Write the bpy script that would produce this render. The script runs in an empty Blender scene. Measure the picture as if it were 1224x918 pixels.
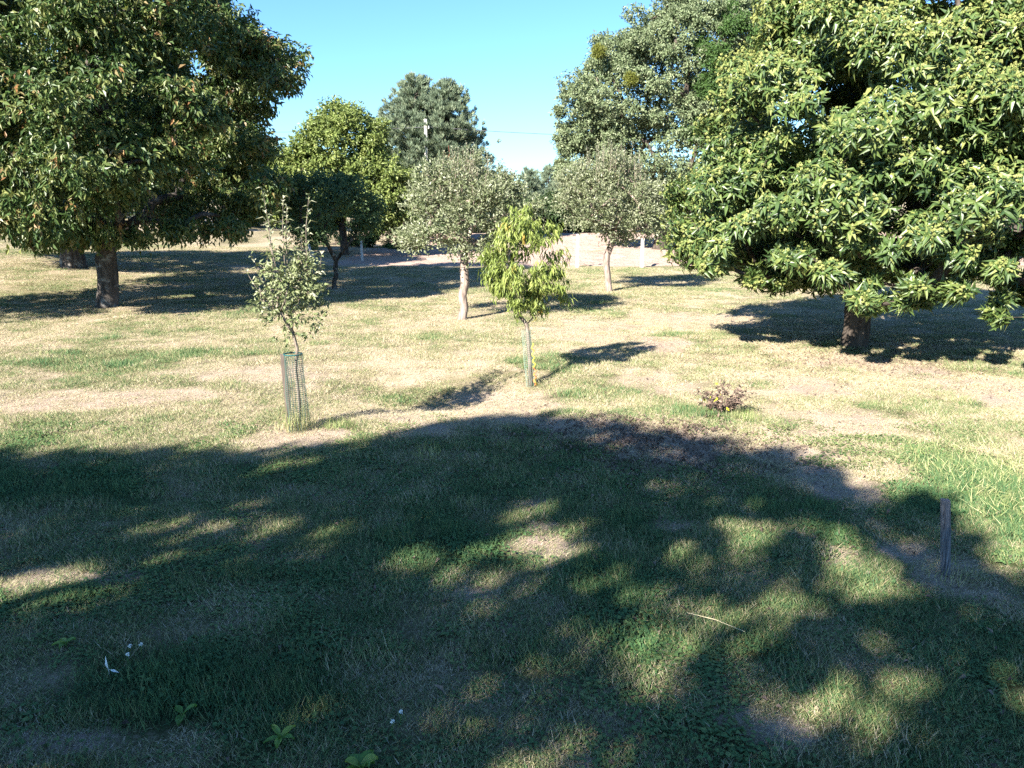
import bpy, math
import numpy as np
from mathutils import Vector, Matrix

# ------------------------------------------------------------------ camera, sky, sun, exposure
scn = bpy.context.scene
COL = scn.collection
CAM_H = 2.96
cam = bpy.data.cameras.new("camera")
cam.sensor_width = 36.0
cam.lens = 27.2
cam.clip_start = 0.05
cam.clip_end = 3000.0
camo = bpy.data.objects.new("camera", cam)
COL.objects.link(camo)
camo.location = (0, 0, CAM_H)
camo.rotation_euler = (math.radians(90 - 13.1), 0, 0)
scn.camera = camo

SUN_EL = math.radians(33.0)
SUN_AZ = math.radians(215.6)            # clockwise from +Y, towards the sun
to_sun = np.array([math.sin(SUN_AZ) * math.cos(SUN_EL), math.cos(SUN_AZ) * math.cos(SUN_EL), math.sin(SUN_EL)])
world = bpy.data.worlds.new("World")
scn.world = world
world.use_nodes = True
wn = world.node_tree
bg = wn.nodes["Background"]
sky = wn.nodes.new("ShaderNodeTexSky")
sky.sky_type = 'NISHITA'
sky.sun_disc = False
sky.sun_elevation = SUN_EL
sky.sun_rotation = SUN_AZ
sky.air_density = 1.0
sky.dust_density = 0.25
sky.ozone_density = 1.6
hue = wn.nodes.new("ShaderNodeMix")
hue.data_type = 'RGBA'
hue.blend_type = 'MULTIPLY'
hue.inputs['Factor'].default_value = 1.0
hue.inputs['B'].default_value = (0.46, 0.71, 0.96, 1)
wn.links.new(sky.outputs[0], hue.inputs['A'])
wn.links.new(hue.outputs['Result'], bg.inputs[0])
bg.inputs[1].default_value = 0.066
sl = bpy.data.lights.new("sun", 'SUN')
sl.energy = 5.0
sl.angle = math.radians(0.53)
sl.color = (1.0, 0.93, 0.82)
so = bpy.data.objects.new("sun", sl)
COL.objects.link(so)
so.rotation_euler = Vector(to_sun).to_track_quat('Z', 'Y').to_euler()
scn.view_settings.view_transform = 'Standard'
scn.view_settings.look = 'None'
scn.view_settings.exposure = 2.17
scn.view_settings.gamma = 1.0
cy = scn.cycles
cy.max_bounces = 5
cy.diffuse_bounces = 3
cy.glossy_bounces = 2
cy.transmission_bounces = 4
cy.transparent_max_bounces = 6
cy.use_denoising = False
cy.caustics_reflective = False
cy.caustics_refractive = False

R = np.random.default_rng(7)


# ------------------------------------------------------------------ small helpers
def tag(o, label=None, cat=None, group=None, kind=None):
    for k, v in (('label', label), ('category', cat), ('group', group), ('kind', kind)):
        if v:
            o[k] = v
    return o


def link(o, parent=None):
    COL.objects.link(o)
    if parent is not None:
        o.parent = parent
    return o


def thing(name, label, cat, loc, group=None, rz=0.0):
    o = bpy.data.objects.new(name, None)
    o.empty_display_size = 0.2
    link(o)
    o.location = loc
    o.rotation_euler = (0, 0, rz)
    return tag(o, label, cat, group)


def np_mesh(name, V, T, mats, attrs=None, smooth=False, mat_index=None):
    """a mesh from vertex and triangle arrays, with float attributes per vertex"""
    me = bpy.data.meshes.new(name)
    V = np.ascontiguousarray(V, dtype=np.float32)
    T = np.ascontiguousarray(T, dtype=np.int32)
    nv, nt = len(V), len(T)
    me.vertices.add(nv)
    me.vertices.foreach_set("co", V.ravel())
    me.loops.add(nt * 3)
    me.loops.foreach_set("vertex_index", T.ravel())
    me.polygons.add(nt)
    me.polygons.foreach_set("loop_start", np.arange(0, nt * 3, 3, dtype=np.int32))
    me.polygons.foreach_set("loop_total", np.full(nt, 3, dtype=np.int32))
    me.polygons.foreach_set("use_smooth", np.full(nt, smooth, dtype=bool))
    for m in (mats if isinstance(mats, (list, tuple)) else [mats]):
        me.materials.append(m)
    if mat_index is not None:
        me.polygons.foreach_set("material_index", np.ascontiguousarray(mat_index, dtype=np.int32))
    for k, a in (attrs or {}).items():
        at = me.attributes.new(k, 'FLOAT', 'POINT')
        at.data.foreach_set("value", np.ascontiguousarray(a, dtype=np.float32))
    me.update(calc_edges=True)
    return me


def obj(name, me, parent=None, off=None):
    """link a mesh; with a parent the vertices are given in world space and moved into the parent's"""
    o = bpy.data.objects.new(name, me)
    link(o, parent)
    if off is not None:
        o.location = off
    return o


def world_part(name, V, T, mats, parent, attrs=None, smooth=False, mat_index=None):
    V = np.asarray(V, dtype=np.float64) - np.array(parent.location)
    return obj(name, np_mesh(name, V, T, mats, attrs, smooth, mat_index), parent)


def _hash(ix, iy, seed):
    h = (ix.astype(np.int64) * 374761393 + iy.astype(np.int64) * 668265263 + seed * 1442695041) & 0x7fffffff
    h = ((h ^ (h >> 13)) * 1274126177) & 0x7fffffff
    h = h ^ (h >> 16)
    return (h & 0xffff) / 65535.0


def noise2(x, y, seed=0):
    x = np.asarray(x, dtype=np.float64)
    y = np.asarray(y, dtype=np.float64)
    ix, iy = np.floor(x), np.floor(y)
    fx, fy = x - ix, y - iy
    fx = fx * fx * (3 - 2 * fx)
    fy = fy * fy * (3 - 2 * fy)
    a = _hash(ix, iy, seed); b = _hash(ix + 1, iy, seed)
    c = _hash(ix, iy + 1, seed); d = _hash(ix + 1, iy + 1, seed)
    return (a * (1 - fx) + b * fx) * (1 - fy) + (c * (1 - fx) + d * fx) * fy


def fbm(x, y, seed=0, octv=4):
    s, amp, tot = 0, 1.0, 0
    for k in range(octv):
        s = s + amp * noise2(x * 2 ** k, y * 2 ** k, seed + k * 17)
        tot += amp
        amp *= 0.55
    return s / tot


def sstep(a, b, x):
    t = np.clip((x - a) / (b - a), 0, 1)
    return t * t * (3 - 2 * t)


def ground_z(x, y):
    x = np.asarray(x, dtype=np.float64)
    y = np.asarray(y, dtype=np.float64)
    z = 0.10 * (fbm(x * 0.35, y * 0.35, 3, 3) - 0.5) + 0.05 * (fbm(x * 1.7, y * 1.7, 5, 2) - 0.5)
    z = z + 0.10 * np.exp(-(((x - 0.6) / 2.2) ** 2 + ((y - 10.0) / 0.9) ** 2))        # low bank at the edge of the shade
    z = z - 0.36 * np.exp(-(((x + 1.0) / 1.7) ** 2 + ((y - 12.5) / 1.3) ** 2))           # shallow hollow behind it
    z = z + 0.16 * (fbm(x * 1.15, y * 1.5, 8, 3) - 0.45) * np.exp(-(((x - 1.0) / 3.2) ** 2 + ((y - 9.3) / 1.1) ** 2) ** 2)   # lumpy bank
    z = z + 0.06 * np.clip(-x - 8, 0, 30) * sstep(23, 33, y)                           # the lawn climbs at the back left
    z = z + 0.012 * np.clip(y - 42, 0, 80) + 0.008 * np.clip(y - 140, 0, 600)
    return z


def gz(x, y):
    return float(ground_z(np.array([x]), np.array([y]))[0])


def ell(x, y, L):
    """0..1, soft sum of elliptical patches (cx, cy, rx, ry, weight)"""
    out = np.zeros_like(x)
    wob = 0.75 + 0.5 * fbm(x * 2.3, y * 2.3, 31, 3)
    for cx, cy_, rx, ry, w in L:
        d = np.sqrt(((x - cx) / rx) ** 2 + ((y - cy_) / ry) ** 2) * wob
        out = np.maximum(out, w * (1 - sstep(0.55, 1.15, d)))
    return out


# bare or straw-dry places and greener places of the lawn, in metres
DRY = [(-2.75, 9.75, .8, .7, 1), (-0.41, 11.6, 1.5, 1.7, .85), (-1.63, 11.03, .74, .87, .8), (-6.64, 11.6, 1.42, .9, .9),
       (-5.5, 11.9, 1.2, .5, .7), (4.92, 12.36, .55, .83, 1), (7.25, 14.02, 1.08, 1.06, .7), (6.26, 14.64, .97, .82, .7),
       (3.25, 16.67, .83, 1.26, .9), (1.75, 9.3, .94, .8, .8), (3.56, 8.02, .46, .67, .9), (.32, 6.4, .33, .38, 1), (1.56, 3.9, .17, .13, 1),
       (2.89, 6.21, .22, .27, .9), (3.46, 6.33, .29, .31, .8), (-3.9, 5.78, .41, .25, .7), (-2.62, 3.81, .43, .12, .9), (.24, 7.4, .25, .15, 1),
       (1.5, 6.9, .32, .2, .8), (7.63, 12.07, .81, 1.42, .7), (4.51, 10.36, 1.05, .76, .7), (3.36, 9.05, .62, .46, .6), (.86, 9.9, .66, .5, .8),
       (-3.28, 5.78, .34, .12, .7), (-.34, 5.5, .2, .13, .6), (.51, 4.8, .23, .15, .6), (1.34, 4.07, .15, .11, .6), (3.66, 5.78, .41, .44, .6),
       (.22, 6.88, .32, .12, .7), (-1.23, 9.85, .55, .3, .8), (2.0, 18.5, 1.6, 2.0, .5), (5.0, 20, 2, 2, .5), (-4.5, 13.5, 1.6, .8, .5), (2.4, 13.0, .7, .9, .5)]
GREEN = [(5.07, 7.65, .7, 1.5, 1), (-2.38, 10.23, .34, .3, .9), (3.7, 10.3, .45, .4, .9), (2.68, 10.71, .48, .36, .8), (.61, 14.64, .97, .82, .5),
         (-.71, 6.6, .46, .37, .5), (-.96, 6.25, .36, .24, .5), (.8, 5.78, .55, .44, .5), (.78, 4.85, .35, .22, .6), (4.33, 7.41, .4, .6, .8),
         (2.84, 7.53, .52, .46, .6), (.45, 10.57, .59, .34, .7), (-4.99, 7.89, 1.36, .64, .6), (-1.91, 4.32, 1.06, .53, .5), (-1.79, 17.0, 2.92, 1.2, .4),
         (1.7, 4.9, .47, .33, .5), (-7.1, 15.0, 3.2, 1.2, .3), (.9, 12.2, .5, .5, .6), (4.0, 12.6, .4, .4, .5)]  # wide left patch: greener grass with a faint shadow's tone painted in


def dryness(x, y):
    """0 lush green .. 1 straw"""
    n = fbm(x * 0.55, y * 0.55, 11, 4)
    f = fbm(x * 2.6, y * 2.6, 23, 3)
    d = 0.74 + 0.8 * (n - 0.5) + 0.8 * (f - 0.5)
    d = d - 0.33 * (1 - sstep(7.0, 10.5, y + 0.25 * x))           # near strip: the shade's greener, darker tone is put into the colour
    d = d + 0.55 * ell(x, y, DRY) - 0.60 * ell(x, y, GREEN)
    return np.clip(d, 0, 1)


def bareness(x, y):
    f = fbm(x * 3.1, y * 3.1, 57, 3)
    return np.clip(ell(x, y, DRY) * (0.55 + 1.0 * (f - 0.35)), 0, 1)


# ------------------------------------------------------------------ materials
def mat(name, rough=0.8, spec=0.3):
    m = bpy.data.materials.new(name)
    m.use_nodes = True
    b = m.node_tree.nodes["Principled BSDF"]
    b.inputs["Roughness"].default_value = rough
    b.inputs["Specular IOR Level"].default_value = spec
    return m, m.node_tree, b


def ramp(nt, stops, fac=None, interp='LINEAR'):
    r = nt.nodes.new("ShaderNodeValToRGB")
    e = r.color_ramp.elements
    r.color_ramp.interpolation = interp
    while len(e) < len(stops):
        e.new(0.5)
    for k, (p, c) in enumerate(stops):
        e[k].position = p
        e[k].color = (*c, 1)
    if fac is not None:
        nt.links.new(fac, r.inputs[0])
    return r


def attr(nt, name, typ='GEOMETRY'):
    a = nt.nodes.new("ShaderNodeAttribute")
    a.attribute_name = name
    a.attribute_type = typ
    return a


def noise(nt, scale, detail=4, coord='Object', rough=0.6, sc3=None):
    tc = nt.nodes.new("ShaderNodeTexCoord")
    n = nt.nodes.new("ShaderNodeTexNoise")
    n.inputs["Scale"].default_value = scale
    n.inputs["Detail"].default_value = detail
    n.inputs["Roughness"].default_value = rough
    if sc3:
        mp = nt.nodes.new("ShaderNodeMapping")
        mp.inputs["Scale"].default_value = sc3
        nt.links.new(tc.outputs[coord], mp.inputs[0])
        nt.links.new(mp.outputs[0], n.inputs["Vector"])
    else:
        nt.links.new(tc.outputs[coord], n.inputs["Vector"])
    return n


def mixc(nt, a, b, fac, mode='MIX'):
    m = nt.nodes.new("ShaderNodeMix")
    m.data_type = 'RGBA'
    m.blend_type = mode
    for s, v in (('A', a), ('B', b)):
        if isinstance(v, tuple):
            m.inputs[s].default_value = (*v, 1)
        else:
            nt.links.new(v, m.inputs[s])
    if isinstance(fac, float):
        m.inputs['Factor'].default_value = fac
    else:
        nt.links.new(fac, m.inputs['Factor'])
    return m.outputs['Result']


def math_(nt, op, a, b=None, clamp=False):
    m = nt.nodes.new("ShaderNodeMath")
    m.operation = op
    m.use_clamp = clamp
    for k, v in enumerate((a, b)):
        if v is None:
            continue
        if isinstance(v, (int, float)):
            m.inputs[k].default_value = v
        else:
            nt.links.new(v, m.inputs[k])
    return m.outputs[0]


def bump(nt, b, h, strength=0.5, dist=0.02):
    bp = nt.nodes.new("ShaderNodeBump")
    bp.inputs["Strength"].default_value = strength
    bp.inputs["Distance"].default_value = dist
    nt.links.new(h, bp.inputs["Height"])
    nt.links.new(bp.outputs[0], b.inputs["Normal"])


def leaf_mat(name, stops, rough=0.5, spec=0.35, trans=0.28):
    m, nt, b = mat(name, rough, spec)
    a = attr(nt, "tint")
    r = ramp(nt, stops, a.outputs["Fac"])
    nt.links.new(r.outputs[0], b.inputs["Base Color"])
    t = nt.nodes.new("ShaderNodeBsdfTranslucent")
    tc = mixc(nt, r.outputs[0], (1.0, 1.05, 0.45), 0.35, 'MULTIPLY')
    nt.links.new(tc, t.inputs[0])
    mx = nt.nodes.new("ShaderNodeMixShader")
    mx.inputs[0].default_value = trans
    nt.links.new(b.outputs[0], mx.inputs[1])
    nt.links.new(t.outputs[0], mx.inputs[2])
    nt.links.new(mx.outputs[0], nt.nodes["Material Output"].inputs["Surface"])
    return m


def bark_mat(name, c0, c1, scale=9.0, lich=None):
    m, nt, b = mat(name, 0.9, 0.15)
    n = noise(nt, scale, 6, sc3=(1, 1, 0.22))
    r = ramp(nt, [(0.35, c0), (0.65, c1)], n.outputs["Fac"])
    col = r.outputs[0]
    if lich:
        n2 = noise(nt, 4.0, 3)
        r2 = ramp(nt, [(0.55, (0, 0, 0)), (0.66, (1, 1, 1))], n2.outputs["Fac"])
        col = mixc(nt, col, lich, r2.outputs[0])
    nt.links.new(col, b.inputs["Base Color"])
    bump(nt, b, n.outputs["Fac"], 0.9, 0.04)
    return m


def plain_mat(name, c, rough=0.7, spec=0.3, var=0.25, scale=12.0, sc3=None):
    m, nt, b = mat(name, rough, spec)
    n = noise(nt, scale, 5, sc3=sc3)
    r = ramp(nt, [(0.3, tuple(v * (1 - var) for v in c)), (0.7, tuple(min(1, v * (1 + var)) for v in c))], n.outputs["Fac"])
    nt.links.new(r.outputs[0], b.inputs["Base Color"])
    bump(nt, b, n.outputs["Fac"], 0.3, 0.01)
    return m


M = {}
M['chestnut'] = leaf_mat("chestnut_leaf", [(0, (.032, .066, .02)), (.5, (.085, .135, .036)), (.8, (.17, .205, .058)), (1, (.27, .28, .09))], 0.42, 0.5, 0.24)
M['burr'] = leaf_mat("chestnut_burr", [(0, (.16, .20, .06)), (1, (.30, .31, .11))], 0.7, 0.2, 0.15)
M['left'] = leaf_mat("old_tree_leaf", [(0, (.026, .056, .016)), (.42, (.068, .12, .034)), (.78, (.23, .245, .085)), (.92, (.22, .17, .08)), (1, (.34, .17, .07))], 0.45, 0.5, 0.25)
M['apple'] = leaf_mat("apple_leaf", [(0, (.075, .11, .045)), (.5, (.20, .23, .125)), (1, (.42, .43, .32))], 0.45, 0.45, 0.32)
M['sapling'] = leaf_mat("sapling_leaf", [(0, (.08, .11, .04)), (.5, (.19, .22, .10)), (1, (.42, .42, .30))], 0.5, 0.4, 0.25)
M['peach'] = leaf_mat("peach_leaf", [(0, (.08, .125, .025)), (.6, (.20, .25, .06)), (.94, (.32, .36, .11)), (1, (.40, .25, .05))], 0.45, 0.4, 0.3)
M['plum'] = leaf_mat("plum_leaf", [(0, (.05, .095, .045)), (.7, (.12, .19, .08)), (1, (.20, .26, .12))], 0.5, 0.35, 0.3)
M['yellowgreen'] = leaf_mat("walnut_leaf", [(0, (.09, .14, .035)), (.6, (.19, .24, .07)), (1, (.31, .34, .12))], 0.5, 0.35, 0.3)
M['fir'] = leaf_mat("fir_needle", [(0, (.085, .125, .085)), (.7, (.22, .275, .18)), (1, (.33, .36, .24))], 0.6, 0.25, 0.2)
M['greytree'] = leaf_mat("grey_tree_leaf", [(0, (.07, .105, .05)), (.6, (.175, .22, .115)), (1, (.30, .33, .21))], 0.55, 0.3, 0.22)
M['acacia'] = leaf_mat("acacia_leaf", [(0, (.03, .075, .018)), (1, (.085, .15, .04))], 0.55, 0.3, 0.25)
M['hedge'] = leaf_mat("hedge_leaf", [(0, (.025, .05, .018)), (.7, (.06, .095, .035)), (1, (.13, .16, .07))], 0.55, 0.3, 0.22)
M['bush'] = leaf_mat("bush_leaf", [(0, (.06, .12, .03)), (1, (.15, .22, .07))], 0.5, 0.3, 0.25)
M['mistletoe'] = leaf_mat("mistletoe_leaf", [(0, (.11, .13, .025)), (1, (.19, .20, .04))], 0.5, 0.3, 0.25)
M['dryleaf'] = leaf_mat("withered_leaf", [(0, (.055, .04, .032)), (.6, (.17, .12, .095)), (.93, (.30, .22, .16)), (.95, (.45, .44, .03)), (1, (.5, .5, .04))], 0.7, 0.2, 0.15)
M['weed'] = leaf_mat("weed_leaf", [(0, (.06, .14, .03)), (.6, (.13, .24, .04)), (1, (.26, .32, .06))], 0.45, 0.4, 0.28)
M['bark'] = bark_mat("dark_bark", (.030, .025, .022), (.12, .105, .095), 9, (.22, .215, .20))
M['bark_apple'] = bark_mat("apple_bark", (.13, .10, .085), (.36, .285, .245), 14)
M['bark_pale'] = bark_mat("pale_bark", (.11, .09, .072), (.27, .225, .185), 20)
M['bark_brown'] = bark_mat("brown_bark", (.032, .026, .022), (.10, .082, .068), 12)
M['wood_grey'] = plain_mat("weathered_wood", (.12, .12, .13), .9, .15, .75, 14, (6, 6, .35))
M['wood_brown'] = plain_mat("brown_board", (.125, .10, .085), .9, .15, .35, 12, (5, 5, .5))
M['concrete'] = plain_mat("pale_concrete", (.50, .48, .45), .85, .2, .15, 9)
M['net'] = plain_mat("green_plastic_net", (.05, .085, .07), .5, .4, .15, 5)
M['rim'] = plain_mat("teal_plastic", (.02, .085, .085), .45, .5, .15, 5)
M['net_pale'] = plain_mat("pale_plastic_net", (.16, .24, .20), .55, .4, .15, 5)
M['cord_yellow'] = plain_mat("yellow_cord", (.62, .47, .05), .6, .3, .2, 20)
M['cord_red'] = plain_mat("orange_cord", (.50, .14, .05), .6, .3, .2, 20)
M['wire'] = plain_mat("wire", (.10, .10, .11), .5, .4, .1, 2)
M['white'] = plain_mat("white_petal", (.80, .80, .76), .6, .3, .08, 30)
M['straw'] = plain_mat("straw", (.50, .43, .27), .7, .2, .2, 20)
M['deadwood'] = plain_mat("red_dead_wood", (.26, .10, .07), .8, .2, .3, 8)


def grass_mat(name, kind):
    m, nt, b = mat(name, 0.6, 0.22)
    t = attr(nt, "tint")
    d = attr(nt, "dry", 'INSTANCER')
    v = attr(nt, "vari", 'INSTANCER')
    f = math_(nt, 'ADD', d.outputs["Fac"], math_(nt, 'MULTIPLY', math_(nt, 'SUBTRACT', t.outputs["Fac"], 0.5), 0.75), True)
    g = ramp(nt, [(0, (.072, .155, .066)), (.30, (.14, .22, .085)), (.5, (.245, .265, .115)), (.72, (.37, .33, .19)), (1, (.51, .43, .315))], f)
    if kind == 'leafy':
        g = ramp(nt, [(0, (.06, .135, .05)), (.6, (.105, .18, .06)), (1, (.18, .22, .08))], f)
    c = mixc(nt, g.outputs[0], (.55, .55, .55), math_(nt, 'MULTIPLY', v.outputs["Fac"], 0.45), 'MULTIPLY')
    nt.links.new(c, b.inputs["Base Color"])
    tr = nt.nodes.new("ShaderNodeBsdfTranslucent")
    nt.links.new(c, tr.inputs[0])
    mx = nt.nodes.new("ShaderNodeMixShader")
    mx.inputs[0].default_value = 0.25
    nt.links.new(b.outputs[0], mx.inputs[1])
    nt.links.new(tr.outputs[0], mx.inputs[2])
    nt.links.new(mx.outputs[0], nt.nodes["Material Output"].inputs["Surface"])
    return m


M['grass'] = grass_mat("grass_blade", 'blade')
M['clover'] = grass_mat("clover_leaf", 'leafy')


def lawn_material():
    m, nt, b = mat("lawn_ground", 0.95, 0.1)
    d = attr(nt, "dry")
    s = attr(nt, "bare")
    n1 = noise(nt, 30.0, 7, rough=0.85)
    n2 = noise(nt, 3.0, 5)
    f = math_(nt, 'ADD', d.outputs["Fac"], math_(nt, 'MULTIPLY', math_(nt, 'SUBTRACT', n1.outputs["Fac"], 0.5), 1.9))
    f = math_(nt, 'ADD', f, math_(nt, 'MULTIPLY', math_(nt, 'SUBTRACT', n2.outputs["Fac"], 0.5), 0.5), True)
    r = ramp(nt, [(0, (.03, .05, .02)), (.35, (.085, .095, .04)), (.6, (.20, .172, .10)), (1, (.42, .34, .25))], f)
    soil = ramp(nt, [(.35, (.17, .12, .095)), (.65, (.52, .395, .33))], n1.outputs["Fac"])
    k = math_(nt, 'MULTIPLY', s.outputs["Fac"], math_(nt, 'ADD', n1.outputs["Fac"], 0.35), True)
    c = mixc(nt, r.outputs[0], soil.outputs[0], k)
    nt.links.new(c, b.inputs["Base Color"])
    bump(nt, b, n1.outputs["Fac"], 0.8, 0.05)
    return m


def field_material():
    m, nt, b = mat("ploughed_soil", 0.95, 0.1)
    n = noise(nt, 1.6, 8, rough=0.7)
    r = ramp(nt, [(.3, (.27, .195, .16)), (.7, (.43, .325, .27))], n.outputs["Fac"])
    nt.links.new(r.outputs[0], b.inputs["Base Color"])
    n3 = noise(nt, 6.0, 6, rough=0.75)
    bump(nt, b, n3.outputs["Fac"], 0.9, 0.12)
    return m


# ------------------------------------------------------------------ ground sheets
def graded(a, b, fine_a, fine_b, step, grow=1.18, big=40.0):
    v = list(np.arange(fine_a, fine_b, step))
    x, s = fine_a, step
    left = []
    while x > a:
        s = min(s * grow, big)
        x -= s
        left.append(x)
    x, s = v[-1], step
    right = []
    while x < b:
        s = min(s * grow, big)
        x += s
        right.append(x)
    return np.array(left[::-1] + v + right)


def sheet(xs, ys, lift=0.0, extra=None):
    X, Y = np.meshgrid(xs, ys)
    X, Y = X.ravel(), Y.ravel()
    Z = ground_z(X, Y) + lift
    if extra is not None:
        Z = Z + extra(X, Y)
    nx, ny = len(xs), len(ys)
    i = np.arange(nx * ny).reshape(ny, nx)
    a, b, c, d = i[:-1, :-1].ravel(), i[:-1, 1:].ravel(), i[1:, 1:].ravel(), i[1:, :-1].ravel()
    T = np.concatenate([np.stack([a, b, c], 1), np.stack([a, c, d], 1)])
    return np.stack([X, Y, Z], 1), T, X, Y


V, T, X, Y = sheet(graded(-900, 900, -11, 11, 0.09), graded(-300, 1500, 2.5, 24, 0.09))
lawn = obj("ground", np_mesh("ground", V, T, lawn_material(), {"dry": dryness(X, Y), "bare": bareness(X, Y)}, smooth=True))
tag(lawn, kind='structure')


def field_relief(x, y):
    edge = np.minimum(np.minimum(y - 37.6, 71.5 - y) / 1.0, np.minimum(x + 9.5, 60 - x) / 1.0)
    e = np.clip(edge, 0, 1)
    furrow = 0.05 * np.sin((y + 0.15 * x) * 2 * math.pi / 0.9)
    return -0.06 + 0.10 * e + e * (furrow + 0.12 * (fbm(x * 1.3, y * 1.3, 71, 3) - 0.5))


V, T, X, Y = sheet(np.arange(-9.5, 60.01, 0.33), np.arange(37.6, 71.6, 0.2), 0.0, field_relief)
tag(obj("ploughed_field", np_mesh("ploughed_field", V, T, field_material(), smooth=True)), kind='structure')


# ------------------------------------------------------------------ tubes, leaves
def unit(v):
    return v / np.maximum(np.linalg.norm(v, axis=-1, keepdims=True), 1e-9)


def tube(pts, rad, sides=7, cap=True, wob=0.0, rng=R):
    pts = np.asarray(pts, dtype=np.float64)
    rad = np.asarray(rad, dtype=np.float64)
    n = len(pts)
    tan = np.zeros_like(pts)
    tan[1:-1] = pts[2:] - pts[:-2] if n > 2 else tan[1:-1]
    tan[0] = pts[1] - pts[0]
    tan[-1] = pts[-1] - pts[-2]
    tan = unit(tan)
    ref = np.array([1.0, 0, 0]) if abs(tan[0][0]) < 0.8 else np.array([0, 1.0, 0])
    u = unit(np.cross(tan[0], ref))
    V = []
    ang = np.arange(sides) * 2 * math.pi / sides
    for k in range(n):
        u = unit(u - tan[k] * np.dot(u, tan[k]))
        w = np.cross(tan[k], u)
        r = rad[k] * (1 + wob * rng.uniform(-1, 1, sides))
        V.append(pts[k] + (np.cos(ang) * r)[:, None] * u + (np.sin(ang) * r)[:, None] * w)
    V = np.concatenate(V)
    T = []
    for k in range(n - 1):
        a = k * sides + np.arange(sides)
        b = k * sides + (np.arange(sides) + 1) % sides
        T += [np.stack([a, b, b + sides], 1), np.stack([a, b + sides, a + sides], 1)]
    if cap:
        V = np.concatenate([V, pts[:1], pts[-1:]])
        a = np.arange(sides)
        b = (a + 1) % sides
        T.append(np.stack([b, a, np.full(sides, n * sides)], 1))
        T.append(np.stack([a + (n - 1) * sides, b + (n - 1) * sides, np.full(sides, n * sides + 1)], 1))
    return V, np.concatenate(T)


class Bag:
    def __init__(s):
        s.V, s.T, s.n = [], [], 0

    def add(s, VT):
        V, T = VT
        s.V.append(V)
        s.T.append(T + s.n)
        s.n += len(V)

    def get(s):
        return np.concatenate(s.V), np.concatenate(s.T)


def leaves(P, D, N, L, W, tint, kind='lens', bend=0.15, fold=0.25):
    """one leaf per row: base P, direction D, face normal N, length L, width W. lens: 6 verts, 4 tris; rhomb: 4 verts, 2 tris"""
    n = len(P)
    D = unit(D)
    S = unit(np.cross(D, N))
    U = np.cross(S, D)
    L = np.broadcast_to(L, (n,))[:, None]
    W = np.broadcast_to(W, (n,))[:, None]
    if kind == 'rhomb':
        V = np.stack([P, P + D * L * .45 + S * W * .5 + U * W * fold, P + D * L - U * L * bend, P + D * L * .45 - S * W * .5 + U * W * fold], 1)
        t = np.array([[0, 1, 2], [0, 2, 3]])
    else:
        mid = P + D * L * .45 + U * L * bend * .35
        V = np.stack([P, mid + S * W * .5 + U * W * fold, mid, mid - S * W * .5 + U * W * fold, P + D * L - U * L * bend], 1)
        t = np.array([[0, 1, 2], [0, 2, 3], [1, 4, 2], [2, 4, 3]])
    k = V.shape[1]
    T = (np.arange(n) * k)[:, None, None] + t[None]
    return V.reshape(-1, 3), T.reshape(-1, 3), np.repeat(tint, k)


def rnd_dir(rng, n):
    return unit(rng.normal(size=(n, 3)))


def inside(P, E):
    """smallest normalised radius of P in the ellipsoids E (cx,cy,cz,rx,ry,rz)"""
    q = np.full(len(P), 9.0)
    for cx, cy_, cz, rx, ry, rz in E:
        q = np.minimum(q, np.sqrt(((P[:, 0] - cx) / rx) ** 2 + ((P[:, 1] - cy_) / ry) ** 2 + ((P[:, 2] - cz) / rz) ** 2))
    return q


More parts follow.
